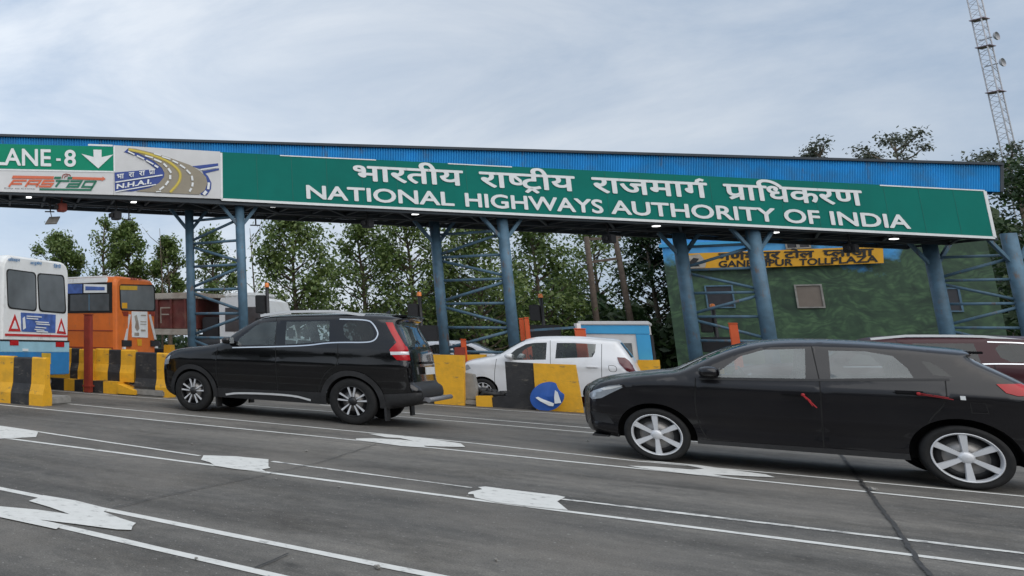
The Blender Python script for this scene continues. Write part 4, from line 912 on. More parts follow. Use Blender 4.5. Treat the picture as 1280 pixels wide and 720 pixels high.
# ------------------------------------------------------------------ people seated in the vehicles
def seated_person(label, loc, rotz, shirt='cloth', seat_z=.0):
    r = thing('person', label, 'person', loc, rotz)
    J = {'pelvis': (0, 0, 0), 'waist': (-.03, 0, .2), 'chest': (-.06, 0, .42), 'neck': (-.05, 0, .58), 'head0': (-.03, 0, .66), 'head1': (-.01, 0, .76), 'head2': (-.02, 0, .84)}
    for s_, n in ((1, 'l'), (-1, 'r')):
        J.update({n+'sh': (-.06, s_*.17, .50), n+'el': (.12, s_*.23, .27), n+'wr': (.34, s_*.14, .34), n+'ha': (.42, s_*.12, .37), n+'hip': (.04, s_*.10, 0), n+'kn': (.42, s_*.12, .06), n+'an': (.55, s_*.11, -.32), n+'to': (.70, s_*.11, -.34)})
    E_ = [('pelvis', 'waist'), ('waist', 'chest'), ('chest', 'neck'), ('neck', 'head0'), ('head0', 'head1'), ('head1', 'head2')]
    for n in 'lr': E_ += [('chest', n+'sh'), (n+'sh', n+'el'), (n+'el', n+'wr'), (n+'wr', n+'ha'), ('pelvis', n+'hip'), (n+'hip', n+'kn'), (n+'kn', n+'an'), (n+'an', n+'to')]
    Rr = {'pelvis': .14, 'waist': .13, 'chest': .14, 'neck': .055, 'head0': .075, 'head1': .095, 'head2': .075}
    for n in 'lr': Rr.update({n+'sh': .065, n+'el': .045, n+'wr': .03, n+'ha': .035, n+'hip': .09, n+'kn': .06, n+'an': .04, n+'to': .035})
    def skin(names, edges, k, nm, m_, par):
        ix = {n: i for i, n in enumerate(names)}; me = bpy.data.meshes.new(nm); me.from_pydata([J[n] for n in names], [(ix[a], ix[b]) for a, b in edges], [])
        o = bpy.data.objects.new(nm, me); COL.objects.link(o); md = o.modifiers.new('s', 'SKIN'); sv = me.skin_vertices[0].data
        for n in names: sv[ix[n]].radius = (Rr[n]*k,)*2; sv[ix[n]].use_root = n == names[0]
        ss = o.modifiers.new('d', 'SUBSURF'); ss.levels = ss.render_levels = 1
        bpy.context.view_layer.update(); nm_ = bpy.data.meshes.new_from_object(o.evaluated_get(bpy.context.evaluated_depsgraph_get())); o.modifiers.clear(); o.data = nm_
        nm_.materials.clear(); nm_.materials.append(M[m_]); nm_.polygons.foreach_set('use_smooth', [True]*len(nm_.polygons)); o.parent = par; return o
    b = skin(list(J), E_, 1, 'body', 'skin', r)
    skin(['waist', 'chest', 'pelvis', 'lsh', 'rsh', 'lel', 'rel'], [('pelvis', 'waist'), ('waist', 'chest'), ('chest', 'lsh'), ('chest', 'rsh'), ('lsh', 'lel'), ('rsh', 'rel')], 1.13, 'shirt', shirt, r)
    skin(['pelvis', 'lhip', 'rhip', 'lkn', 'rkn', 'lan', 'ran'], [('pelvis', 'lhip'), ('pelvis', 'rhip'), ('lhip', 'lkn'), ('rhip', 'rkn'), ('lkn', 'lan'), ('rkn', 'ran')], 1.12, 'trousers', 'seat', r)
    bm = bmesh.new(); bmesh.ops.create_uvsphere(bm, u_segments=14, v_segments=10, radius=1); mb = MB(); bm.verts.index_update()
    mb.add([(-.032+v.co.x*.095, v.co.y*.092, .80+max(v.co.z, -.5 if v.co.x < .1 else .15)*.085) for v in bm.verts], [[v.index for v in f.verts] for f in bm.faces], 0, True); bm.free(); mb.build('hair', 'hair', r)
    mb = MB(); mb.add([(.075, -.015, .735), (.075, .015, .735), (.105, 0, .728), (.075, 0, .775)], [(0, 1, 2), (1, 3, 2), (3, 0, 2)]); mb.build('nose', 'skin', b); return r
seated_person('driver in a pale blue shirt at the wheel of the white hatchback', alt.matrix_basis @ Vector((-1.33, -.40, .50)), ANG, 'cloth')
# ------------------------------------------------------------------ buses
def loft_body(mb, outl, secs, mi=0):
    c = sum((Vector(p) for p in outl), Vector((0, 0)))/len(outl); n = len(outl); o = len(mb.v); vs = []; fs = []
    for x, ins in secs:
        for p in outl:
            d = Vector(p)-c; vs.append((x, c.x+d.x-math.copysign(min(ins, abs(d.x)), d.x), c.y+d.y-math.copysign(min(ins, abs(d.y)), d.y)))
    for i in range(len(secs)-1): fs += [(i*n+k, i*n+(k+1) % n, (i+1)*n+(k+1) % n, (i+1)*n+k) for k in range(n)]
    mb.add(vs, fs, mi); mb.poly3(vs[:n], mi); mb.poly3(vs[-n:], mi)
def rounded(y0, y1, z0, z1, rt, rb=.03):
    o = []
    for cy, cz, a0, r in ((y1-rt, z1-rt, 0, rt), (y0+rt, z1-rt, 90, rt), (y0+rb, z0+rb, 180, rb), (y1-rb, z0+rb, 270, rb)):
        o += [(cy+r*math.cos(rad(a0+t)), cz+r*math.sin(rad(a0+t))) for t in (0, 22, 45, 68, 90)]
    return o
def roundp(p, r=.12):
    o = []; n = len(p)
    for i in range(n):
        a, c, e = p[i-1], p[i], p[(i+1) % n]; d1, d2 = (a-c), (e-c); rr = min(r, d1.length*.3, d2.length*.3); q1, q2 = c+d1.normalized()*rr, c+d2.normalized()*rr
        o += [q1.lerp(c, t).lerp(c.lerp(q2, t), t) for t in (0, .25, .5, .75, 1)]
    return o
def rear_tools(root, b):
    def rp(px, py, off=.01):
        p = OnP(px, py, b-U*off, U); return Vector((-off, -(p-b).dot(N), p.z))
    def panel_(name, mat_, pts, off=.01, th=.012, par=None, sm=0):
        q = [rp(x, y, off) for x, y in pts]
        if sm: q = [Vector((q[0].x, p.x, p.y)) for p in roundp([Vector((p.y, p.z)) for p in q])]
        mb = MB(); mb.slab(q, (th, 0, 0)); return mb.build(name, mat_, par or root)
    return rp, panel_
b = At(86, 440, 18.7); b.z = 0
wb = thing('bus', 'white and blue bus seen from behind beside the left barrier', 'bus', b, ANG)
mb = MB(); loft_body(mb, rounded(.0, 2.48, .48, 3.22, .28), [(0, .06), (.03, .02), (.10, 0), (9, 0), (9.1, .05)]); mb.build('body', 'buswhite', wb)
mb = MB(); mb.box(-.012, 9.0, -.010, 2.49, .50, 1.02, bev=.01); mb.build('lower_panel', 'busblue', wb)
mb = MB(); mb.box(-.009, 9.0, -.007, 2.487, 1.022, 1.26, bev=.006); mb.build('pale_band', 'buspale', wb)
mb = MB(); mb.box(-.014, 9.0, -.008, 2.488, 1.262, 1.30); mb.build('dark_line', 'blackmetal', wb)
rp, pn = rear_tools(wb, b)
Z45 = lambda *ps: [(x/4.5, 310+y/4.5) for x, y in ps]
for fr_, gl_ in ((Z45((36, 115), (204, 138), (208, 357), (45, 340)), Z45((42, 122), (198, 144), (202, 350), (50, 333))), (Z45((210, 140), (362, 152), (374, 370), (220, 357)), Z45((216, 147), (356, 159), (367, 362), (226, 350)))):
    f_o = pn('rear_window', 'rubber', fr_, .012, sm=1); pn('pane', 'gl_bus_grey', gl_, .02, par=f_o, sm=1)
pn('advert', 'adblue', Z45((118, 362), (314, 375), (312, 478), (122, 470)))
mbx = MB()
for x0, x1, y in ((150, 235, 380), (150, 215, 392), (200, 275, 412), (205, 280, 424), (200, 260, 442), (195, 250, 455), (205, 270, 465)): mbx.slab([rp(*q, .022) for q in Z45((x0, y), (x1, y+5), (x1, y+11), (x0, y+6))], (.004, 0, 0))
mbx.slab([rp(*q, .022) for q in Z45((128, 395), (140, 385), (146, 450), (130, 460))], (.004, 0, 0)); mbx.build('advert_print', 'letter', wb)
for o3, i3 in (((85, 372), (118, 470), (48, 468)), ((85, 405), (102, 455), (66, 453))), (((346, 395), (373, 485), (320, 480)), ((346, 425), (360, 470), (333, 467))):
    t_o = pn('reflector_triangle', 'redrefl', Z45(*o3), .012); pn('triangle_centre', 'letter', Z45(*i3), .02, par=t_o)
pn('red_stripe', 'redrefl', Z45((30, 481), (380, 491), (380, 502), (30, 494)), .016)
for q in (((57, 518), (105, 520), (105, 548), (57, 547)), ((315, 528), (362, 529), (362, 557), (315, 556))): pn('tail_light', 'tail', Z45(*q), .02, .02)
pn('number_plate', 'plate_y', Z45((236, 590), (286, 592), (286, 652), (236, 650)), .03)
pn('white_sticker', 'letter', Z45((128, 566), (160, 567), (160, 580), (128, 579)), .02)
for k_, x0, x1, y in (('पिरवहन', 45, 112, 68), ('अनुबंध', 168, 235, 88), ('िडपो', 303, 342, 102)):
    mb = MB(); put_text(mb, glyphs(k_), *[rp(*q, .02) for q in Z45((x0, y+8), (x1, y+11), (x0, y-14))], Vector((-.004, 0, 0)), .02); mb.build('lettering', 'busblue', wb)
mb = MB(); mb.box(.35, 8.8, 2.485, 2.497, 1.75, 2.75); mb.build('side_window', 'gl_bus', wb)
for xw in (1.9, 7.2):
    for s_ in (.16, 2.32):
        mb = MB(); mb.lathe([(.001, -.13), (.48, -.13), (.5, -.08), (.5, .08), (.48, .13), (.001, .13)], (xw, s_, .5), 'y', 28); mb.build('wheel', 'rubber', wb)
# orange midi bus
b = At(145, 420, 21.4); b.z = 0
ob = thing('bus', 'orange midi bus with dark rear window standing behind striped barriers', 'bus', b, ANG)
mb = MB(); loft_body(mb, rounded(-2.12, 0, .45, 3.16, .26), [(0, .07), (.03, .025), (.10, 0), (8, 0), (8.1, .05)]); mb.build('body', 'busorange', ob)
rp, pn = rear_tools(ob, b)
Z44 = lambda *ps: [(80+x/4.364, 335+y/4.364) for x, y in ps]
f_o = pn('rear_window', 'rubber', Z44((303, 88), (495, 92), (500, 238), (308, 232)), .012, sm=1); pn('pane', 'gl_bus_grey', Z44((309, 95), (489, 98), (493, 231), (314, 226)), .02, par=f_o, sm=1)
pn('destination_board', 'plate_y', Z44((308, 96), (400, 98), (400, 121), (308, 119)), .03)
pn('window_sticker', 'boardyellow', Z44((318, 190), (345, 190), (345, 220), (318, 220)), .03)
po = pn('poster', 'letter', Z44((370, 237), (455, 238), (458, 380), (372, 377)), .015)
mb = MB()
for pts in ([(385, 262), (397, 255), (405, 290), (412, 330), (400, 345), (388, 325), (392, 295)], [(420, 255), (448, 256), (448, 262), (420, 261)], [(418, 290), (450, 291), (450, 296), (418, 295)], [(418, 304), (450, 305), (450, 309), (418, 308)], [(385, 352), (410, 353), (410, 370), (385, 369)], [(420, 335), (445, 336), (445, 346), (420, 345)]): mb.slab([rp(*q, .024) for q in Z44(*pts)], (.004, 0, 0))
mb.build('poster_print', 'truckgrey', ob)
for q in (((352, 252), (366, 254), (352, 330), (350, 330)), ((345, 330), (352, 330), (345, 398), (328, 398)), ((462, 254), (474, 254), (506, 390), (494, 390))): pn('reflective_strip', 'panelwhite', Z44(*q), .015)
for q in (((322, 393), (370, 395), (370, 428), (322, 426)), ((478, 395), (524, 396), (524, 428), (478, 427))): pn('lamp_housing', 'blackmetal', Z44(*q), .05, .06)
for q in (((325, 430), (338, 430), (338, 442), (325, 442)), ((500, 425), (513, 425), (513, 437), (500, 437))): pn('fog_light', 'letter', Z44(*q), .05, .06)
pn('emblem_mark', 'boardyellow', Z44((400, 388), (424, 389), (424, 425), (402, 424)), .014)
for i in range(4): pn('chevron_mark', 'redpost', Z44((318+i*9, 237), (324+i*9, 237), (332+i*7, 262), (327+i*7, 262)), .014); pn('chevron_mark', 'redpost', Z44((462+i*9, 237), (468+i*9, 237), (478+i*6, 262), (473+i*6, 262)), .014)
mb = MB()
for x in (364, 374, 383, 392, 408, 417): mb.slab([rp(*q, .012) for q in Z44((x, 54), (x+6, 54), (x+6, 65), (x, 65))], (.003, 0, 0))
mb.build('faded_lettering', 'redpost', ob)
def sp_(px, py): p = OnP(px, py, b, N); return (p-b).dot(U), p.z
zwt, zwb = sp_(*Z44((268, 77))[0])[1], sp_(*Z44((268, 244))[0])[1]
mb = MB(); mb.box(.42, 7.9, -2.0, -.10, 3.12, 3.185, bev=.03); mb.box(.30, 7.9, -.06, .008, zwt+.005, 3.12, bev=.01); mb.build('roof', 'buswhite', ob)
mb = MB(); mb.box(.12, 7.8, .002, .014, zwb, zwt); mb.build('window_band', 'rubber', ob)
for i in range(5):
    mb = MB(); mb.box(.22+i*1.5, 1.6+i*1.5, .012, .022, zwb+.06, zwb+.06+(zwt-zwb)*.55); w_o = mb.build('side_window', 'gl_bus', ob); mb = MB(); mb.box(.89+i*1.5, .93+i*1.5, .022, .030, zwb+.06, zwb+.06+(zwt-zwb)*.55); mb.build('window_bar', 'steel', w_o)
for q, m_ in ((((110, 88), (236, 90), (236, 134), (110, 136)), 'letter'), (((22, 88), (102, 88), (102, 138), (22, 140)), 'adblue')):
    c_ = [sp_(*r_) for r_ in Z44(*q)]; mb = MB(); mb.slab([(x, .016, z) for x, z in c_], (0, .01, 0)); mb.build('side_advert', m_, ob)
c_ = [sp_(*r_) for r_ in Z44((120, 100), (225, 104), (225, 122), (120, 122))]; mb = MB(); mb.slab([(x, .028, z) for x, z in c_], (0, .004, 0)); mb.build('side_advert_print', 'adblue', ob)
mb = MB()
for z in (1.60, 1.12): mb.box(.1, 7.9, .002, .012, z-.012, z+.012)
mb.box(1.7, 1.715, .002, .01, .5, 1.6); mb.build('panel_seam', 'redpost', ob)
for xw in (1.8, 6.2):
    for s_ in (-.16, -1.96):
        mb = MB(); mb.lathe([(.001, -.12), (.42, -.12), (.44, -.07), (.44, .07), (.42, .12), (.001, .12)], (xw, s_, .44), 'y', 28); mb.build('wheel', 'rubber', ob)
seated_person('passenger seen as a dark shape through the side window of the orange bus', ob.matrix_basis @ Vector((1.05, .0-.30, 1.32)), ANG, 'seat')
# ------------------------------------------------------------------ tipper truck beyond
NT = 26.8
b = atN(300, 400, NT); b.z = 0
tk = thing('tipper_truck', 'maroon tipper truck with white cab behind the leftmost tower', 'truck', b, ANG+math.pi); tk.scale = (1, -1, 1)
def tl_(px, py): p = atN(px, py, NT); return -(p-b).dot(U), p.z       # forward is to the right
x0_, _ = tl_(183, 400); x1_, _ = tl_(246, 400); c0_, _ = tl_(274, 390); c1_, _ = tl_(331, 390)
zt, zb_ = tl_(200, 365)[1], tl_(210, 411)[1]
mb = MB(); mb.box(x0_-2.2, x1_, -2.3, -.02, zb_, zt-.28, bev=.03)
xx = x0_-2.0
while xx < x1_: mb.box(xx, xx+.09, -.02, .06, zb_+.02, zt-.30); xx += .62
mb.build('tipper_body', 'truckred', tk)
mb = MB(); mb.box(x0_-2.25, x1_+.05, -2.34, .09, zt-.30, zt-.05, bev=.03); mb.box(x0_-2.25, x1_+.03, -.04, .08, zb_-.24, zb_+.0, bev=.02); mb.slab([(x1_-.25, .0, zt-.06), (x1_+.9, .0, zt-.14), (x1_+.9, .0, zt-.28), (x1_-.2, .0, zt-.30)], (0, -2.2, 0)); mb.build('body_rail', 'truckgrey', tk)
mb = MB(); mb.box(x0_-2.0, c1_-.2, -1.6, -.6, .75, 1.05); mb.lathe([(.001, -.55), (.36, -.55), (.38, -.5), (.38, .5), (.36, .55), (.001, .55)], ((x1_+c0_)/2, -.4, 1.25), 'x', 20); mb.box(x1_+.1, c0_-.1, -1.9, -.2, 1.05, 2.3, bev=.05); mb.build('chassis', 'blackmetal', tk)
ct = tl_(300, 371.5)[1]
mb = MB(); mb.slab([(c0_, 0, .85), (c1_+.25, 0, .85), (c1_+.28, 0, 1.7), (c1_-.02, 0, ct-.12), (c1_-.3, 0, ct), (c0_+.1, 0, ct), (c0_, 0, ct-.2)], (0, -2.2, 0)); mb.build('cab', 'buswhite', tk)
mb = MB(); mb.slab([(c0_+.22, .012, 1.75), (c0_+.80, .012, 1.75), (c0_+.80, .012, ct-.38), (c0_+.25, .012, ct-.38)], (0, -.01, 0)); mb.slab([(c0_+.95, .012, 1.72), (c1_+.12, .012, 1.72), (c1_-.1, .012, ct-.36), (c0_+.95, .012, ct-.36)], (0, -.01, 0)); mb.build('cab_window', 'gl_bus', tk)
mb = MB(); mb.box(c0_+.05, c1_-.3, -1.9, -.2, ct, ct+.18, bev=.08); mb.build('air_deflector', 'buswhite', tk)
mb = MB(); mb.bar((c1_-.05, .02, 2.3), (c1_+.18, .24, 2.3), .03, .03); mb.box(c1_+.10, c1_+.2, .14, .36, 1.75, 2.35, bev=.03); mb.build('wing_mirror', 'blackmetal', tk)
for xw in (x0_-1.2, x0_-.0, x1_-.4, c0_+.9):
    mb = MB(); mb.lathe([(.001, -.15), (.47, -.15), (.5, -.09), (.5, .09), (.47, .15), (.001, .15)], (xw, -.2, .5), 'y', 24); mb.build('wheel', 'rubber', tk)
mb = MB(); q0, q1 = tl_(199, 414)[0], tl_(213, 414)[0]; mb.box(q0+.3, q1+.5, -.05, .05, .55, 1.05); mb.build('tool_box', 'redrefl', tk)
mb = MB()
lx, lz = tl_(203, 404)
for a_, c_ in (((0, 0), (0, .62)), ((0, .60), (.42, .60)), ((0, .34), (.36, .34))): mb.bar((lx+a_[0], .10, lz+a_[1]), (lx+c_[0], .10, lz+c_[1]), .02, .05)
mb.build('painted_mark', 'truckgrey', tk)
# ------------------------------------------------------------------ crash barriers on the islands
def barrier(name, label, n, edges, cols, ytop, ybot=None, thick=.30, z0=None, seed=1, group='black and yellow crash barriers'):
    rnd = random.Random(seed); us = [atN(px, (ytop[0]+500)/2, n).dot(U) for px in edges]
    zt_ = [atN(px, ytop[0]+(ytop[1]-ytop[0])*i/(len(edges)-1), n).z for i, px in enumerate(edges)]
    base = LN(us[-1], n); o = None; mb = MB()
    for i in range(len(edges)-1):
        a, c = us[i]-us[-1]-.003, us[i+1]-us[-1]+.003; j, jz = rnd.uniform(-.025, .02), rnd.uniform(-.02, .015)
        zb0 = z0 or 0; zh = zt_[i]+jz; zh2 = zt_[i+1]+jz
        def sec(z): return [(0+j, zb0), (0+j, zb0+.22), (-thick*.22+j, zb0+.42), (-thick*.27+j, z-.03), (-thick*.34+j, z), (-thick*.66+j, z), (-thick*.73+j, z-.03), (-thick*.78+j, zb0+.42), (-thick+j, zb0+.22), (-thick+j, zb0)]
        s1, s2 = sec(zh), sec(zh2); k = len(s1)
        mb.add([(a, y, z) for y, z in s1]+[(c, y, z) for y, z in s2], [(q, (q+1) % k, k+(q+1) % k, k+q) for q in range(k)]+[tuple(range(k)), tuple(range(2*k-1, k-1, -1))], cols[i])
    o = mb.build(name, ['yellow', 'black'], None); o.location = base; o.rotation_euler = (0, 0, ANG); tag(o, label, 'barrier', group); return o
barrier('crash_barrier', 'yellow and black barrier block at the left edge beside the blue bus', 12.14, [-60, -30, -8, 14, 36.5, 54], [1, 0, 1, 0, 1][::-1] and [0, 1, 0, 1, 0], (443, 447), seed=2)
barrier('crash_barrier', 'striped barrier row raised on the kerb in front of the orange bus', 16.75, [60, 87, 97, 117, 134, 150, 168], [0, 1, 0, 0, 1, 0], (434.5, 437), z0=.30, seed=3, thick=.26)
barrier('crash_barrier', 'tall black and yellow barrier end block touching the nose of the large black car', 16.6, [167, 193.5, 210], [1, 0], (439, 441), seed=4, thick=.34)
mb = MB(); ed = [64, 80, 93, 104, 116, 129, 148]; us = [atN(px, 482, 16.5).dot(U) for px in ed]
for i in range(6): mb.box(us[i+1]-us[-1], us[i]-us[-1], -.5, 0, 0, .30, [1, 0, 1, 0, 1, 0][i])
o = mb.build('striped_kerb', ['yellow', 'black']); o.location = LN(us[-1], 16.5); o.rotation_euler = (0, 0, ANG); tag(o, 'low striped kerb under the barrier row in front of the orange bus', 'kerb')
mb = MB(); pa, pb = atN(146, 490, 16.45).dot(U), atN(168, 490, 16.45).dot(U)
mb.slab([(pa-pb, 0, .02), (0, 0, .02), (0, 0, .12), (pa-pb, 0, .26)], (0, -.5, 0)); o = mb.build('ramp_slab', 'yellow'); o.location = LN(pb, 16.45); o.rotation_euler = (0, 0, ANG); tag(o, 'sloping yellow slab between the low striped kerb and the tall end block', 'slab')
def plate(name, label, n, pts, th, m_, cat='barrier', group=None, z0fix=True):
    q = [atN(x, y, n) for x, y in pts]; zmin = min(p.z for p in q)
    for p in q:
        if z0fix and p.z < zmin+.14: p.z = max(p.z-zmin, 0)*.3
    c = sum(q, Vector())/len(q); o = MB().slab([p-Vector((c.x, c.y, 0)) for p in q], N*th).build(name, m_); o.location = (c.x, c.y, 0); return tag(o, label, cat, group)
gb = 'black and yellow crash barriers'
plate('crash_barrier', 'yellow barrier panel between the tail of the large black car and the white hatchback', 20.62, [(531, 443), (579, 444), (580, 507), (543, 505), (543, 453), (532, 452)], .22, 'yellow', group=gb)
plate('crash_barrier', 'black barrier strip just behind the tail of the large black car', 20.66, [(520, 452.2), (542.7, 453.2), (542.7, 505), (530, 504)], .20, 'black', group=gb)
plate('crash_barrier', 'black barrier panel in front of the white hatchback door', 20.75, [(631, 452), (666.3, 454), (670.3, 512), (612, 509), (613, 497), (634, 495)], .16, 'black', group=gb)
plate('crash_barrier', 'yellow barrier panel behind the fallen blue arrow sign', 20.72, [(666.5, 454), (719, 456), (729, 515), (670.5, 512)], .16, 'yellow', group=gb)
plate('concrete_stub', 'broken grey brown concrete stub beside the front wheel of the white hatchback', 20.8, [(580.3, 466), (591, 468), (596, 489), (594, 507), (580.5, 507)], .30, 'kerb', 'block')
plate('kerb_block', 'small yellow block on the ground below the white hatchback front wheel', 20.7, [(594.5, 495), (614, 495), (615.5, 509), (595.5, 508.5)], .2, 'yellow', 'block')
plate('crash_barrier', 'yellow barrier piece to the right of the white hatchback tail', 24.6, [(797, 450), (824, 450), (826, 470), (797, 470)], .25, 'yellow', group=gb, z0fix=False)
plate('crash_barrier', 'long low yellow barrier behind the bonnet of the white hatchback', 24.7, [(556, 444), (606, 443), (606, 462), (556, 462)], .25, 'yellow', group=gb, z0fix=False)
plate('crash_barrier', 'small yellow barrier end behind the rear of the orange bus', 20.9, [(205, 431), (213, 431), (214, 452), (204, 452)], .25, 'yellow', group=gb, z0fix=False)
plate('cabinet', 'small red brown box behind the bonnet of the white hatchback', 24.5, [(568, 434), (580, 434), (581, 452), (568, 452)], .3, 'redpost', 'box', z0fix=False)
rnd = random.Random(5); mb = MB()                           # crumpled black sheet lying in the gap
p0 = atN(588, 503, 21.0); p0.z = 0
for i in range(9):
    a = p0-U*(.02+.085*i); mb.tube([a+Vector((0, 0, .30+rnd.uniform(-.05, .07))), a-U*.16+N*.12+Vector((0, 0, .27+rnd.uniform(-.06, .08)))], [.05, .09], 6)
mb.tube([p0-U*.1+Vector((0, 0, .05)), p0-U*.3+Vector((0, 0, .3)), p0-U*.7+Vector((0, 0, .26))], .06, 6)
o = mb.build('debris', 'black'); tag(o, 'crumpled black scrap lying between the concrete stub and black panel', 'debris')
plate('road_plate', 'low black slab on the ground left of the black barrier panel', 20.95, [(590, 497), (640, 494), (640, 510), (590, 507)], .12, 'black', 'slab')
# fallen round sign
nS = 20.55; cS = atN(684.5, 495.5, nS); cS.z = max(cS.z, .36)
ds = thing('direction_sign', 'fallen round blue sign with white arrow leaning on the yellow barrier panel', 'sign', (cS.x, cS.y, 0), 0)
def dsp(px, py, off): p = atN(px, py, nS); return Vector((p.x, p.y, max(p.z, .015)))+N*(.12*(p.z-.4))-N*off
mb = MB(); rim_ = []
for k in range(40):
    a = 2*math.pi*k/40; rx, ry = 21.5, 18.2; x, y = 684.5+rx*math.cos(a)+2.0*math.sin(a), 495.5-ry*math.sin(a)
    if .15 < a < 1.15: x -= 4*math.sin((a-.15)*math.pi); y += 2.5*math.sin((a-.15)*math.pi)
    rim_.append((x, y))
cv = [dsp(x, y, .02+.07*max(0, (x-690)/16)) for x, y in rim_]; c0 = dsp(684.5, 495.5, .05); cb = [p+N*.02 for p in cv]
mb.add([c0]+cv+cb+[c0+N*.02], [(0, 1+i, 1+(i+1) % 40) for i in range(40)]+[(81, 41+(i+1) % 40, 41+i) for i in range(40)]+[(1+i, 41+i, 41+(i+1) % 40, 1+(i+1) % 40) for i in range(40)]); mb.build('disc', 'signblue', ds, True)
def ZS(*ps): return [(520+x/4, 360+y/4) for x, y in ps]
mb = MB(); mb.slab([dsp(*q, .062+.06*max(0, (q[0]-690)/16)) for q in ZS((600, 548), (612, 543), (640, 556), (694, 576), (690, 590), (668, 588), (625, 566))], N*.006); mb.slab([dsp(*q, .075+.07*max(0, (q[0]-690)/16)) for q in ZS((698, 510), (712, 520), (731, 573), (697, 577), (694, 545))], N*.006); mb.build('arrow', 'letter', ds, True)
# ------------------------------------------------------------------ booth, posts, fare displays
nK = 24.9; ua, ub = atN(727, 430, nK).dot(U), atN(813, 430, nK).dot(U); zt = atN(770, 402.5, nK).z
kb = thing('toll_booth', 'small white toll booth with bright blue frame behind the white hatchback', 'booth', LN(ub, nK), ANG)
Lk = ua-ub
mb = MB(); mb.box(0, Lk, -1.3, 0, .16, zt, bev=.06); mb.build('cabin', 'concrete_pale', kb)
mb = MB(); mb.box(-.015, Lk+.015, -.05, .03, zt-.30, zt-.08, bev=.01); mb.box(-.012, .26, -.04, .026, .2, zt-.302, bev=.01); mb.build('frame', 'kioskblue', kb)
mb = MB(); mb.box(-.03, Lk+.03, -1.35, .06, zt-.078, zt+.02, bev=.02); mb.build('roof', 'panelwhite', kb)
mb = MB(); mb.box(.36, 1.05, -.02, .012, .95, 1.52); mb.build('window', 'gl_bus', kb)
mb = MB(); mb.box(-.03, -.004, -1.25, -.06, .2, zt-.31); mb.build('door', 'blackmetal', kb)
def post(px, py0, py1, n, wd, m_, label, name='gate_post', group=None):
    a = atN(px, py0, n); o = thing(name, label, 'post', (a.x, a.y, 0), ANG, group)
    mb = MB(); mb.box(-wd/2, wd/2, -wd/2, wd/2, .0, a.z, bev=.015); mb.box(-wd*.62, wd*.62, -wd*.62, wd*.62, .15, .19); mb.build('shaft', m_, o)
    mb = MB(); mb.box(-wd*.56, wd*.56, -wd*.56, wd*.56, a.z, a.z+.03, bev=.01); mb.build('cap', m_, o); return o
gp = 'red gate posts on the toll islands'
post(110.5, 394, 475, 16.35, .18, 'redpost', 'tall dark red post in front of the side of the orange bus', group=gp)
post(651.5, 399, 430, 24.85, .10, 'orangepost', 'left orange red post of the pair beside the second tower from the left', group=gp)
post(658, 398, 430, 24.6, .10, 'orangepost', 'right orange red post of the pair beside the second tower from the left', group=gp)
post(725, 412, 430, 24.5, .22, 'orangepost', 'short orange red post at the left end of the blue framed booth', group=gp)
post(916, 405, 432, 29.0, .18, 'orangepost', 'orange red post rising above the roof of the charcoal hatchback', group=gp)
post(579, 425, 452, 24.7, .12, 'orangepost', 'orange red post seen through the front window of the white hatchback', group=gp)
def fare_display(px, py, n, label):
    a = atN(px, 440, n); zt_ = atN(px, py, n).z; o = thing('fare_display', label, 'display pole', (a.x, a.y, 0), ANG, 'fare display poles on the toll islands')
    mb = MB(); mb.tube([(0, 0, .1), (0, 0, zt_)], .05, 8); mb.build('pole', 'blackmetal', o)
    mb = MB(); mb.box(-.42, .36, -.09, .06, zt_-1.30, zt_-.85, bev=.02); mb.build('display', 'blackmetal', o)
    mb = MB(); mb.box(.05, .33, -.12, .08, zt_-.72, zt_-.22, bev=.02); mb.build('signal_head', 'plastic', o)
    mb = MB(); mb.lathe([(.001, .13), (.05, .12), (.065, .05), (.065, 0)], (0, 0, zt_), 'z', 12); mb.build('beacon', 'amber', o)
fare_display(337, 359, 20.9, 'black display pole with amber beacon above the roof of the large black car')
fare_display(529.5, 370, 24.9, 'black display pole with amber beacon beyond the tail of the large black car')
fare_display(683, 372, 29.3, 'black display pole among the trees right of the second tower')
fare_display(899, 385, 31.0, 'black display pole against the green painted wall near the third tower')
# boom barrier arm
a = atN(662, 413, 24.7); c = atN(722, 409, 24.7); r = thing('boom_barrier', 'thin raised barrier arm between the orange posts and the booth', 'barrier arm', (c.x, c.y, 0), 0)
mb = MB(); mb.bar(a, c, .04, .06); mb.build('arm', 'steel', r, True); mb = MB(); c2 = Vector((c.x, c.y, .15)); mb.bar(c2, c+Vector((0, 0, .10)), .10, .10); mb.build('housing', 'letter', r, True)
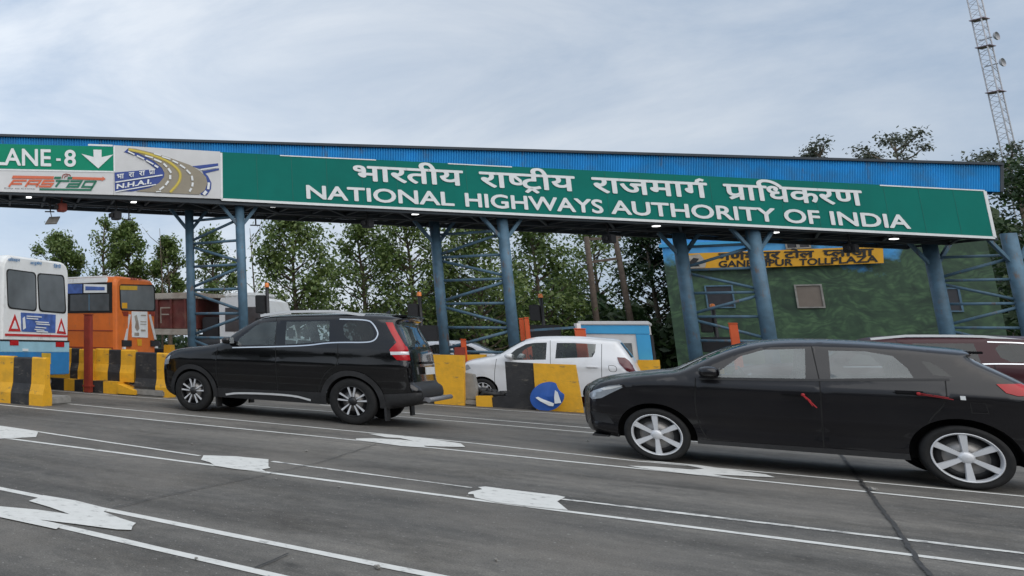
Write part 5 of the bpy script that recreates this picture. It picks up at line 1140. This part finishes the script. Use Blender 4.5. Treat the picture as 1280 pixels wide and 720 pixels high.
# ------------------------------------------------------------------ painted toll plaza office
NB = 45.0
def mural():
    m, t, b = principled('painted_wall'); n = t.nodes.new; l = t.links.new
    tc = n('ShaderNodeTexCoord'); sx = n('ShaderNodeSeparateXYZ'); l(tc.outputs['Object'], sx.inputs[0])
    nz = n('ShaderNodeTexNoise'); nz.inputs['Scale'].default_value = .55; nz.inputs['Detail'].default_value = 7; nz.inputs['Roughness'].default_value = .6; l(tc.outputs['Object'], nz.inputs[0])
    h = n('ShaderNodeMath'); h.operation = 'MULTIPLY_ADD'; h.inputs[1].default_value = 4.5; l(nz.outputs[0], h.inputs[0]); l(sx.outputs[2], h.inputs[2])
    hx = n('ShaderNodeMapRange'); hx.inputs[1].default_value = -6.5; hx.inputs[2].default_value = -11.5; hx.inputs[3].default_value = 0; hx.inputs[4].default_value = -4.5; l(sx.outputs[0], hx.inputs[0])
    hs = n('ShaderNodeMath'); hs.operation = 'ADD'; l(h.outputs[0], hs.inputs[0]); l(hx.outputs[0], hs.inputs[1])
    st = n('ShaderNodeMapRange'); st.inputs[1].default_value = 7.3; st.inputs[2].default_value = 7.8; l(hs.outputs[0], st.inputs[0])
    nb = n('ShaderNodeTexNoise'); nb.inputs['Scale'].default_value = .9; nb.inputs['Detail'].default_value = 4; l(tc.outputs['Object'], nb.inputs[0])
    bl = n('ShaderNodeValToRGB'); e = bl.color_ramp.elements; e[0].position = .35; e[0].color = (.03, .25, .60, 1); e[1].position = .7; e[1].color = (.12, .42, .72, 1); l(nb.outputs[0], bl.inputs[0])
    ng = n('ShaderNodeTexNoise'); ng.inputs['Scale'].default_value = 1.1; ng.inputs['Detail'].default_value = 8; ng.inputs['Roughness'].default_value = .62; ng.inputs['Distortion'].default_value = 1.5; l(tc.outputs['Object'], ng.inputs[0])
    gr = n('ShaderNodeValToRGB'); e = gr.color_ramp.elements; e[0].position = .30; e[0].color = (.022, .048, .030, 1); e[1].position = .74; e[1].color = (.085, .16, .075, 1); k = e.new(.5); k.color = (.045, .095, .048, 1); l(ng.outputs[0], gr.inputs[0])
    # painted fronds: warped, stretched cells in varied greens
    nw = n('ShaderNodeTexNoise'); nw.inputs['Scale'].default_value = .8; nw.inputs['Detail'].default_value = 3; l(tc.outputs['Object'], nw.inputs[0])
    va = n('ShaderNodeVectorMath'); va.operation = 'MULTIPLY_ADD'; va.inputs[1].default_value = (2.2, 2.2, 2.2); l(nw.outputs['Color'], va.inputs[0]); l(tc.outputs['Object'], va.inputs[2])
    mpv = n('ShaderNodeMapping'); mpv.inputs['Scale'].default_value = (1.1, 1, 2.6); mpv.inputs['Rotation'].default_value = (0, .5, 0); l(va.outputs[0], mpv.inputs[0])
    vo = n('ShaderNodeTexVoronoi'); vo.inputs['Scale'].default_value = 2.4; vo.feature = 'SMOOTH_F1'; vo.inputs['Smoothness'].default_value = .15; l(mpv.outputs[0], vo.inputs[0])
    vr = n('ShaderNodeValToRGB'); e = vr.color_ramp.elements; e[0].position = .05; e[0].color = (1.32, 1.3, 1.18, 1); e[1].position = .6; e[1].color = (.60, .63, .68, 1); l(vo.outputs['Distance'], vr.inputs[0])
    m1 = n('ShaderNodeMix'); m1.data_type = 'RGBA'; m1.blend_type = 'MULTIPLY'; m1.inputs[0].default_value = .9; l(gr.outputs[0], m1.inputs[6]); l(vr.outputs[0], m1.inputs[7])
    # greyer, bluer foliage was painted towards the far end
    gx = n('ShaderNodeMapRange'); gx.inputs[1].default_value = -8; gx.inputs[2].default_value = -22; l(sx.outputs[0], gx.inputs[0])
    nt2 = n('ShaderNodeMath'); nt2.operation = 'MULTIPLY'; l(gx.outputs[0], nt2.inputs[0]); l(nb.outputs[0], nt2.inputs[1])
    m2 = n('ShaderNodeMix'); m2.data_type = 'RGBA'; m2.inputs[7].default_value = (.048, .056, .058, 1); l(nt2.outputs[0], m2.inputs[0]); l(m1.outputs[2], m2.inputs[6])
    class _O: outputs = [m2.outputs[2]]
    gr = _O
    mx = n('ShaderNodeMix'); mx.data_type = 'RGBA'; l(st.outputs[0], mx.inputs[0]); l(gr.outputs[0], mx.inputs[6]); l(bl.outputs[0], mx.inputs[7]); l(mx.outputs[2], b.inputs['Base Color']); b.inputs['Roughness'].default_value = .6
    return m
M['mural'] = mural()
u0, u1 = atN(833, 350, NB).dot(U), atN(1244, 350, NB).dot(U)
of = thing('toll_office', 'building with blue and green jungle mural behind the right half of the canopy', 'building', LN(u0, NB), ANG)
mb = MB(); mb.box(u1-u0, 0, -9, 0, 0, 7.2); mb.build('wall', 'mural', of)
mb = MB(); mb.box(u1-u0-.1, .12, -9.1, .15, 7.2, 7.45, bev=.03); mb.box(u1-u0-.1, .10, -.05, .12, 5.95, 6.1); mb.build('roof_edge', 'kioskblue', of)
def wl(px, py): p = atN(px, py, NB); return (p-LN(u0, NB)).dot(U), p.z
def owin(x0, y0, x1, y1, m_, fm='kerb', split=False):
    a, zt_ = wl(x0, y0); c, zb0 = wl(x1, y1); mb = MB(); f = .055
    for q in ((c, a, zt_-f, zt_), (c, a, zb0, zb0+f), (c, c+f, zb0+f, zt_-f), (a-f, a, zb0+f, zt_-f)): mb.box(q[0], q[1], .004, .07, q[2], q[3])
    if split: mb.box((a+c)/2-.05, (a+c)/2+.05, .004, .07, zb0+f, zt_-f)
    fo = mb.build('window_frame', fm, of); mb = MB(); mb.box(c+f, a-f, .004, .03, zb0+f, zt_-f); mb.build('pane', m_, fo)
owin(992, 356, 1032, 385, 'windowbeige'); owin(979, 292, 1014, 310.5, 'windowdark', split=True); owin(880, 357, 920, 385, 'windowdark', 'steel'); owin(1168, 360, 1205, 390, 'windowdark', 'steel')
# yellow name board on the office
nb_ = NB-.25
def bp(px, py, off=0): return atN(px, py, nb_-off)
p_ = bp(860, 338); yb = thing('plaza_name_board', 'long yellow toll plaza name board with black lettering on the mural wall', 'sign', p_, ANG)
mb = MB(); mb.slab([bp(857, 338), bp(1104.7, 328.7), bp(1103.6, 307.7), bp(857, 317)], N*.1); mb.build('board', 'boardyellow', yb, True)
ZY = lambda x, y: (820+x/4.267, 280+y/4.267)
def ytext(g, a, b_, c, bold, y0, y1):
    mb = MB(); put_text(mb, g, bp(*ZY(*a), .02), bp(*ZY(*b_), .02), bp(*ZY(*c), .02), -N*.004, bold, y0=y0, y1=y1); mb.build('lettering', 'ink', yb, True)
ytext(glyphs('GANESHPUR'), (336, 230), (728, 220), (336, 198), .03, 0, .682); ytext(glyphs('TOLL'), (766, 220), (930, 214), (766, 187), .03, 0, .682); ytext(glyphs('PLAZA'), (936, 212), (1182, 201), (936, 179), .03, 0, .682)
ytext(DEVA['ganeshpur'](), (335, 193), (660, 184), (335, 158), .035, 0, .622); ytext(DEVA['toll'](), (686, 181), (840, 177), (686, 148), .035, 0, .622); ytext(DEVA['plaza'](), (892, 175), (1158, 167), (892, 141), .035, 0, .622)
mb = MB(); mb.slab([bp(*ZY(*q), .02) for q in ((160, 170), (232, 160), (250, 180), (268, 205), (262, 232), (165, 238))], N*.006); mb.build('emblem', 'truckgrey', yb, True)
mb = MB(); mb.slab([bp(*ZY(*q), .03) for q in ((165, 215), (200, 180), (230, 185), (215, 205), (235, 225), (190, 226))], N*.006); mb.build('emblem_mark', 'ink', yb, True)
# ------------------------------------------------------------------ lattice mast
dM = 62.0; a = At(1262, 190, dM); c = At(1219, 0, dM); ms = thing('lattice_mast', 'tall thin lattice radio mast with small dishes behind the right end of canopy', 'mast', (a.x, a.y, 0), .3)
htop = c.z+9; sw = .44
legs = [Vector((sw*math.cos(rad(90+120*k)), sw*math.sin(rad(90+120*k)), 0)) for k in range(3)]
for p in legs: MB().tube([p, p+Vector((0, 0, htop))], .045, 6).build('leg', 'mastgrey', ms)
mb = MB(); mr_ = MB(); z = 0; k = 0
while z < htop-.9:
    tgt = mr_ if k < 26 and (k//5) % 2 else mb
    for i in range(3):
        p, q = legs[i], legs[(i+1) % 3]; tgt.tube([p+Vector((0, 0, z)), q+Vector((0, 0, z+.45))], .018, 4, cap=False); tgt.tube([q+Vector((0, 0, z+.45)), p+Vector((0, 0, z+.9))], .018, 4, cap=False)
    z += .9; k += 1
mb.build('lacing', 'mastgrey', ms); mr_.build('lacing', 'mastred', ms)
for px, py in ((1221, 38), (1229, 74)):
    zz = At(px, py, dM).z; mb = MB(); mb.lathe([(.001, .15), (.2, .13), (.34, .04), (.36, -.06)], (-.2, -.75, zz), 'y', 18); mb.bar((-.2, -.5, zz), (0, .3, zz), .08, .08); mb.build('dish', 'mastgrey', ms)
for zz in (At(1240, 110, dM).z, At(1212, 10, dM).z, At(1228, 48, dM).z): mb = MB(); mb.box(-.45, .45, -.4, .45, zz-.03, zz+.03); mb.build('platform', 'mastred', ms)
# ------------------------------------------------------------------ trees
def tree(name, label, cx, top, wid, dep, bot, leaf='leaf', nclump=26, nleaf=70, ls=.34, seed=0, sparse=1.0, group='roadside trees beyond the toll lanes', trunk_r=.16, flat=False):
    rnd = random.Random(seed*31+7); p = At(cx, top, dep); H = p.z; zb0 = max(.8, At(cx, bot, dep).z); Wd = wid/FPX*dep; base = Vector((p.x, p.y, 0))
    t = thing(name, label, 'tree', base, 0, group); mb = MB(); lean = Vector((rnd.uniform(-.03, .03)*H, rnd.uniform(-.03, .03)*H, 0))
    tp = [Vector((lean.x*k*k+rnd.uniform(-.06, .06)*(k > 0), lean.y*k*k, H*.93*k)) for k in [i/7 for i in range(8)]]
    mb.tube(tp, [trunk_r*(1-.82*i/7) for i in range(8)], 7); lf = MB()
    def trunk_at(z): k = min(7, max(0, z/(H*.93)*7)); i = min(6, int(k)); return tp[i].lerp(tp[i+1], k-i)
    cl = []
    nclump = int(nclump*1.25)
    for k in range(nclump):
        f = (k+rnd.random())/nclump; z = zb0+(H-zb0)*f
        env = (math.sin(math.pi*min(1, .16+.84*f)**.8)**.75 if not flat else (.5+.5*math.sin(math.pi*f)))
        a = rnd.uniform(0, 6.283); rr = Wd/2*env*math.sqrt(rnd.uniform(.12, 1)); c = Vector((rr*math.cos(a), rr*math.sin(a), min(z, H-.3))); tt = trunk_at(max(zb0*.7, c.z-rr*.55-.3)); c += Vector((tt.x, tt.y, 0)); cl.append(c)
        mid = tt.lerp(c, .55)+Vector((0, 0, -.10*rr)); mb.tube([tt, mid, c], [trunk_r*.30, trunk_r*.2, .015], 5, cap=False)
    cs = max(.40, Wd*.17) if not flat else .62
    for c in cl:
        n_l = int(nleaf*sparse*rnd.uniform(.5, 1.3)); cs2 = cs*rnd.uniform(.65, 1.25)
        for _ in range(int(n_l*1.95)):
            d = Vector((rnd.gauss(0, 1), rnd.gauss(0, 1), rnd.gauss(0, .85)))*cs2*.54; q = c+d; s_ = ls*.70*rnd.uniform(.55, 1.25)
            nrm = Vector((rnd.gauss(0, .6)+d.x*.5, rnd.gauss(0, .6)+d.y*.5, rnd.uniform(.2, 1.1))).normalized(); ax_ = nrm.cross(Vector((rnd.gauss(0, 1), rnd.gauss(0, 1), rnd.gauss(0, .4)))).normalized(); bx = nrm.cross(ax_)
            lf.add([q-ax_*s_*.5, q+bx*s_*.27-nrm*s_*.05, q+ax_*s_*.55-nrm*s_*.12, q-bx*s_*.27-nrm*s_*.05], [(0, 1, 2, 3)])
    mb.build('trunk', 'bark', t); lf.build('crown', leaf, t, fix=False); return t
TR = [('small round tree behind the white and blue bus', 70, 293, 64, 48, 352, 'leaf', 26, 120, .34, 1), ('thin sparse tree left of the pair above the orange bus', 127, 272, 44, 46, 350, 'leaf', 20, 34, .32, .8), ('fuller tree right of the pair above the orange bus', 163, 276, 50, 45, 352, 'leaf', 28, 95, .34, 1),
      ('tree just left of the leftmost tower', 211, 296, 46, 45, 372, 'leaf', 24, 85, .33, 1), ('tree seen through the leftmost tower', 268, 288, 62, 45, 400, 'leaf', 26, 70, .33, 1), ('dense broad tree between the leftmost tower and the sky gap', 364, 262, 98, 38, 398, 'leaf', 40, 85, .32, 1),
      ('open branching tree right of the sky gap', 450, 278, 92, 40, 400, 'leaf', 36, 62, .32, 1), ('tree above the tail of the large black car', 510, 258, 96, 38, 420, 'leaf', 38, 72, .32, 1), ('tree seen through the second tower from the left', 588, 262, 104, 37, 425, 'leaf', 40, 76, .32, 1), ('tree right of the second tower from the left', 664, 268, 92, 39, 425, 'leaf', 38, 76, .32, 1),
      ('tree behind the weathered double pole', 735, 278, 84, 44, 425, 'leaf', 32, 52, .34, .9), ('dark dense tree at the left corner of the painted office', 806, 270, 78, 41, 432, 'leaf_dark', 38, 92, .34, 1), ('dark tree at the right edge beside the end of the canopy', 1300, 200, 150, 36, 440, 'leaf_dark', 40, 110, .34, 1), ('low dark tree behind the booth', 700, 345, 110, 47, 432, 'leaf_dark', 30, 85, .36, 1), ('low dark tree beyond the second tower', 560, 345, 130, 47, 432, 'leaf_dark', 30, 85, .36, 1)]
for i, (lb, cx, tp_, wd, dp, bt, lf_, nc, nl, ls, spz) in enumerate(TR): tree('roadside_tree', lb, cx, tp_, wd, dp, bt, lf_, nc, nl, ls, i+1, spz)
for i, (lb, cx, tp_, wd, dp, bt, nc) in enumerate([('tree crown poking above the canopy, small left one of the three', 1010, 176, 44, 56, 260, 13), ('broad tree crown rising above the blue canopy in clumps', 1130, 164, 108, 54, 260, 24), ('tree crown beside the foot of the lattice mast', 1262, 182, 78, 52, 330, 24)]):
    tree('tall_tree', lb, cx, tp_, wd, dp, bt, 'leaf_grey', nc, 60, .36, i+40, 1, 'trees behind the painted office', .25, True)
# dead branchy saplings
def bare(cx, top, dep, seed, label):
    rnd = random.Random(seed); p = At(cx, top, dep); mb = MB(); H = p.z; mb.tube([(0, 0, 0), (.1, 0, H*.5), (.0, .1, H)], [.07, .05, .012], 5)
    for k in range(9):
        z = H*rnd.uniform(.45, .95); a = rnd.uniform(0, 6.28); L_ = rnd.uniform(.5, 1.3); mb.tube([(.05, .03, z), (.05+L_*math.cos(a)*.6, L_*math.sin(a)*.6, z+L_*.5), (L_*math.cos(a), L_*math.sin(a), z+L_*1.1)], [.025, .015, .006], 4, cap=False)
    o = mb.build('bare_sapling', 'bark'); o.location = (p.x, p.y, 0); tag(o, label, 'tree', 'leafless saplings')
bare(200, 285, 44, 3, 'leafless sapling rising left of the leftmost tower'); bare(313, 285, 40, 4, 'leafless sapling just right of the leftmost tower')
# weathered double pole with cross arms
dD = 36; r = thing('double_pole', 'weathered brown double pole with two cross arms among the trees', 'utility pole', At(760, 420, dD)*1, 0); r.location.z = 0
pl1, pr1 = At(733, 296, dD), At(768, 292, dD); pl0, pr0 = At(746, 405, dD), At(788, 400, dD)
for a, c in ((pl1, pl0), (pr1, pr0)): d = (c-a).normalized(); MB().tube([a, c, c+d*(c.z/max(.05, -d.z))], [.10, .13, .14], 8).build('pole', 'pole_brown', r, True)
for y0, y1 in ((299, 297), (328, 323)):
    a, c = At(736, y0, dD), At(772, y1, dD); MB().bar(a-(c-a)*.1, c+(c-a)*.1, .10, .12).build('cross_arm', 'pole_brown', r, True)
# undergrowth along the far side and the distant tree line: uncountable masses
def mass(name, label, px0, px1, n_, hmin, hmax, leaf, count, ls, seed, depth=2.0, cat='undergrowth'):
    rnd = random.Random(seed); a = atN(px0, 430, n_); c = atN(px1, 430, n_); a.z = c.z = 0; mb = MB(); ph = [rnd.uniform(0, 6) for _ in range(4)]
    for _ in range(count):
        t = rnd.random(); h = hmin+(hmax-hmin)*(.5+.25*math.sin(t*23+ph[0])+.25*math.sin(t*61+ph[1])); q = a.lerp(c, t)+N*rnd.uniform(0, depth)+Vector((0, 0, h*rnd.random()**.8)); s_ = ls*rnd.uniform(.6, 1.3)
        nrm = Vector((rnd.gauss(0, 1), rnd.gauss(0, 1), rnd.uniform(.1, 1.2))).normalized(); ax_ = nrm.cross(Vector((rnd.gauss(0, 1), rnd.gauss(0, 1), rnd.gauss(0, 1)))).normalized(); bx = nrm.cross(ax_)
        mb.add([q-ax_*s_*.5, q+bx*s_*.28, q+ax_*s_*.5, q-bx*s_*.28], [(0, 1, 2, 3)])
    o = mb.build(name, leaf, fix=False); tag(o, label, cat, kind='stuff')
mass('undergrowth', 'dark bushes below the trees beyond the toll lanes', 445, 850, 47, 2.2, 4.2, 'leaf_dark', 9000, .42, 3, 3)
mass('undergrowth', 'low bushes behind the buses', -20, 445, 42, 1.2, 2.0, 'leaf_dark', 3500, .4, 4, 2)
mass('distant_trees', 'hazy line of far trees on the horizon', -300, 900, 120, 4.5, 8, 'leaf_grey', 9000, 1.0, 5, 8, 'trees')
# leaf mass added out of view so the dark car paint reflects dark
def added_wood(seed):
    rnd = random.Random(seed); mb = MB()
    for _ in range(14000):
        t = rnd.uniform(-45, 45); h = 4.2+1.3*math.sin(t*.4)+.8*math.sin(t*1.1); q = LN(t, -13-rnd.uniform(0, 4), h*rnd.random()) if rnd.random() < .7 else LN(-42-rnd.uniform(0, 4), -16+60*(t+45)/90, h*rnd.random()); s_ = rnd.uniform(.7, 1.5)
        nrm = Vector((rnd.gauss(0, 1), rnd.gauss(0, 1), rnd.uniform(0, 1))).normalized(); ax_ = nrm.cross(Vector((rnd.gauss(0, 1), rnd.gauss(0, 1), rnd.gauss(0, 1)))).normalized(); bx = nrm.cross(ax_)
        mb.add([q-ax_*s_*.6, q+bx*s_*.35, q+ax_*s_*.6, q-bx*s_*.35], [(0, 1, 2, 3)])
    tag(mb.build('reflection_wood', 'leaf_dark', fix=False), 'unseen leaf mass added behind the viewer to darken car reflections', 'trees', kind='stuff')
added_wood(9)
def added_wood2(seed):  # leaf mass added at the right so the black car's tail reflects dark
    rnd = random.Random(seed); mb = MB(); a, c = Vector((52, -8, 0)), Vector((60, 62, 0))
    for _ in range(7000):
        t = rnd.random(); h = 8.5+2*math.sin(t*17)+1.2*math.sin(t*41); q = a.lerp(c, t)+Vector((rnd.uniform(0, 4), 0, h*rnd.random())); s_ = rnd.uniform(.7, 1.5)
        nrm = Vector((rnd.gauss(0, 1), rnd.gauss(0, 1), rnd.uniform(0, 1))).normalized(); ax_ = nrm.cross(Vector((rnd.gauss(0, 1), rnd.gauss(0, 1), rnd.gauss(0, 1)))).normalized(); bx = nrm.cross(ax_)
        mb.add([q-ax_*s_*.6, q+bx*s_*.35, q+ax_*s_*.6, q-bx*s_*.35], [(0, 1, 2, 3)])
    tag(mb.build('reflection_wood', 'leaf_dark', fix=False), 'leaf mass added right of the canopy to darken car reflections', 'trees', kind='stuff')
added_wood2(10)
# loose stones and scraps on the carriageway
rnd = random.Random(21)
for px, py, r_ in ((383, 565, .03), (240, 556, .022), (235, 537, .025), (205, 533, .02), (585, 622, .02), (424, 610, .02), (472, 712, .03), (245, 700, .02), (345, 600, .018), (620, 702, .022), (1092, 614, .04), (735, 552, .02)):
    bm = bmesh.new(); bmesh.ops.create_icosphere(bm, subdivisions=2, radius=1); bm.verts.index_update(); f3 = [rnd.uniform(.7, 1.4) for _ in range(3)]
    mb = MB().add([Vector((v.co.x*f3[0], v.co.y*f3[1], v.co.z*.6*f3[2]+.45))*r_*.6*(1+.2*math.sin(v.co.x*7+v.co.y*5)) for v in bm.verts], [[v.index for v in f.verts] for f in bm.faces]); bm.free()
    o = mb.build('stone', 'kerb'); o.location = G(px, py)+Vector((0, 0, .006)); o.rotation_euler = (0, 0, rnd.uniform(0, 6)); tag(o, 'small pale stone lying loose on the road', 'stone', 'loose stones on the road')
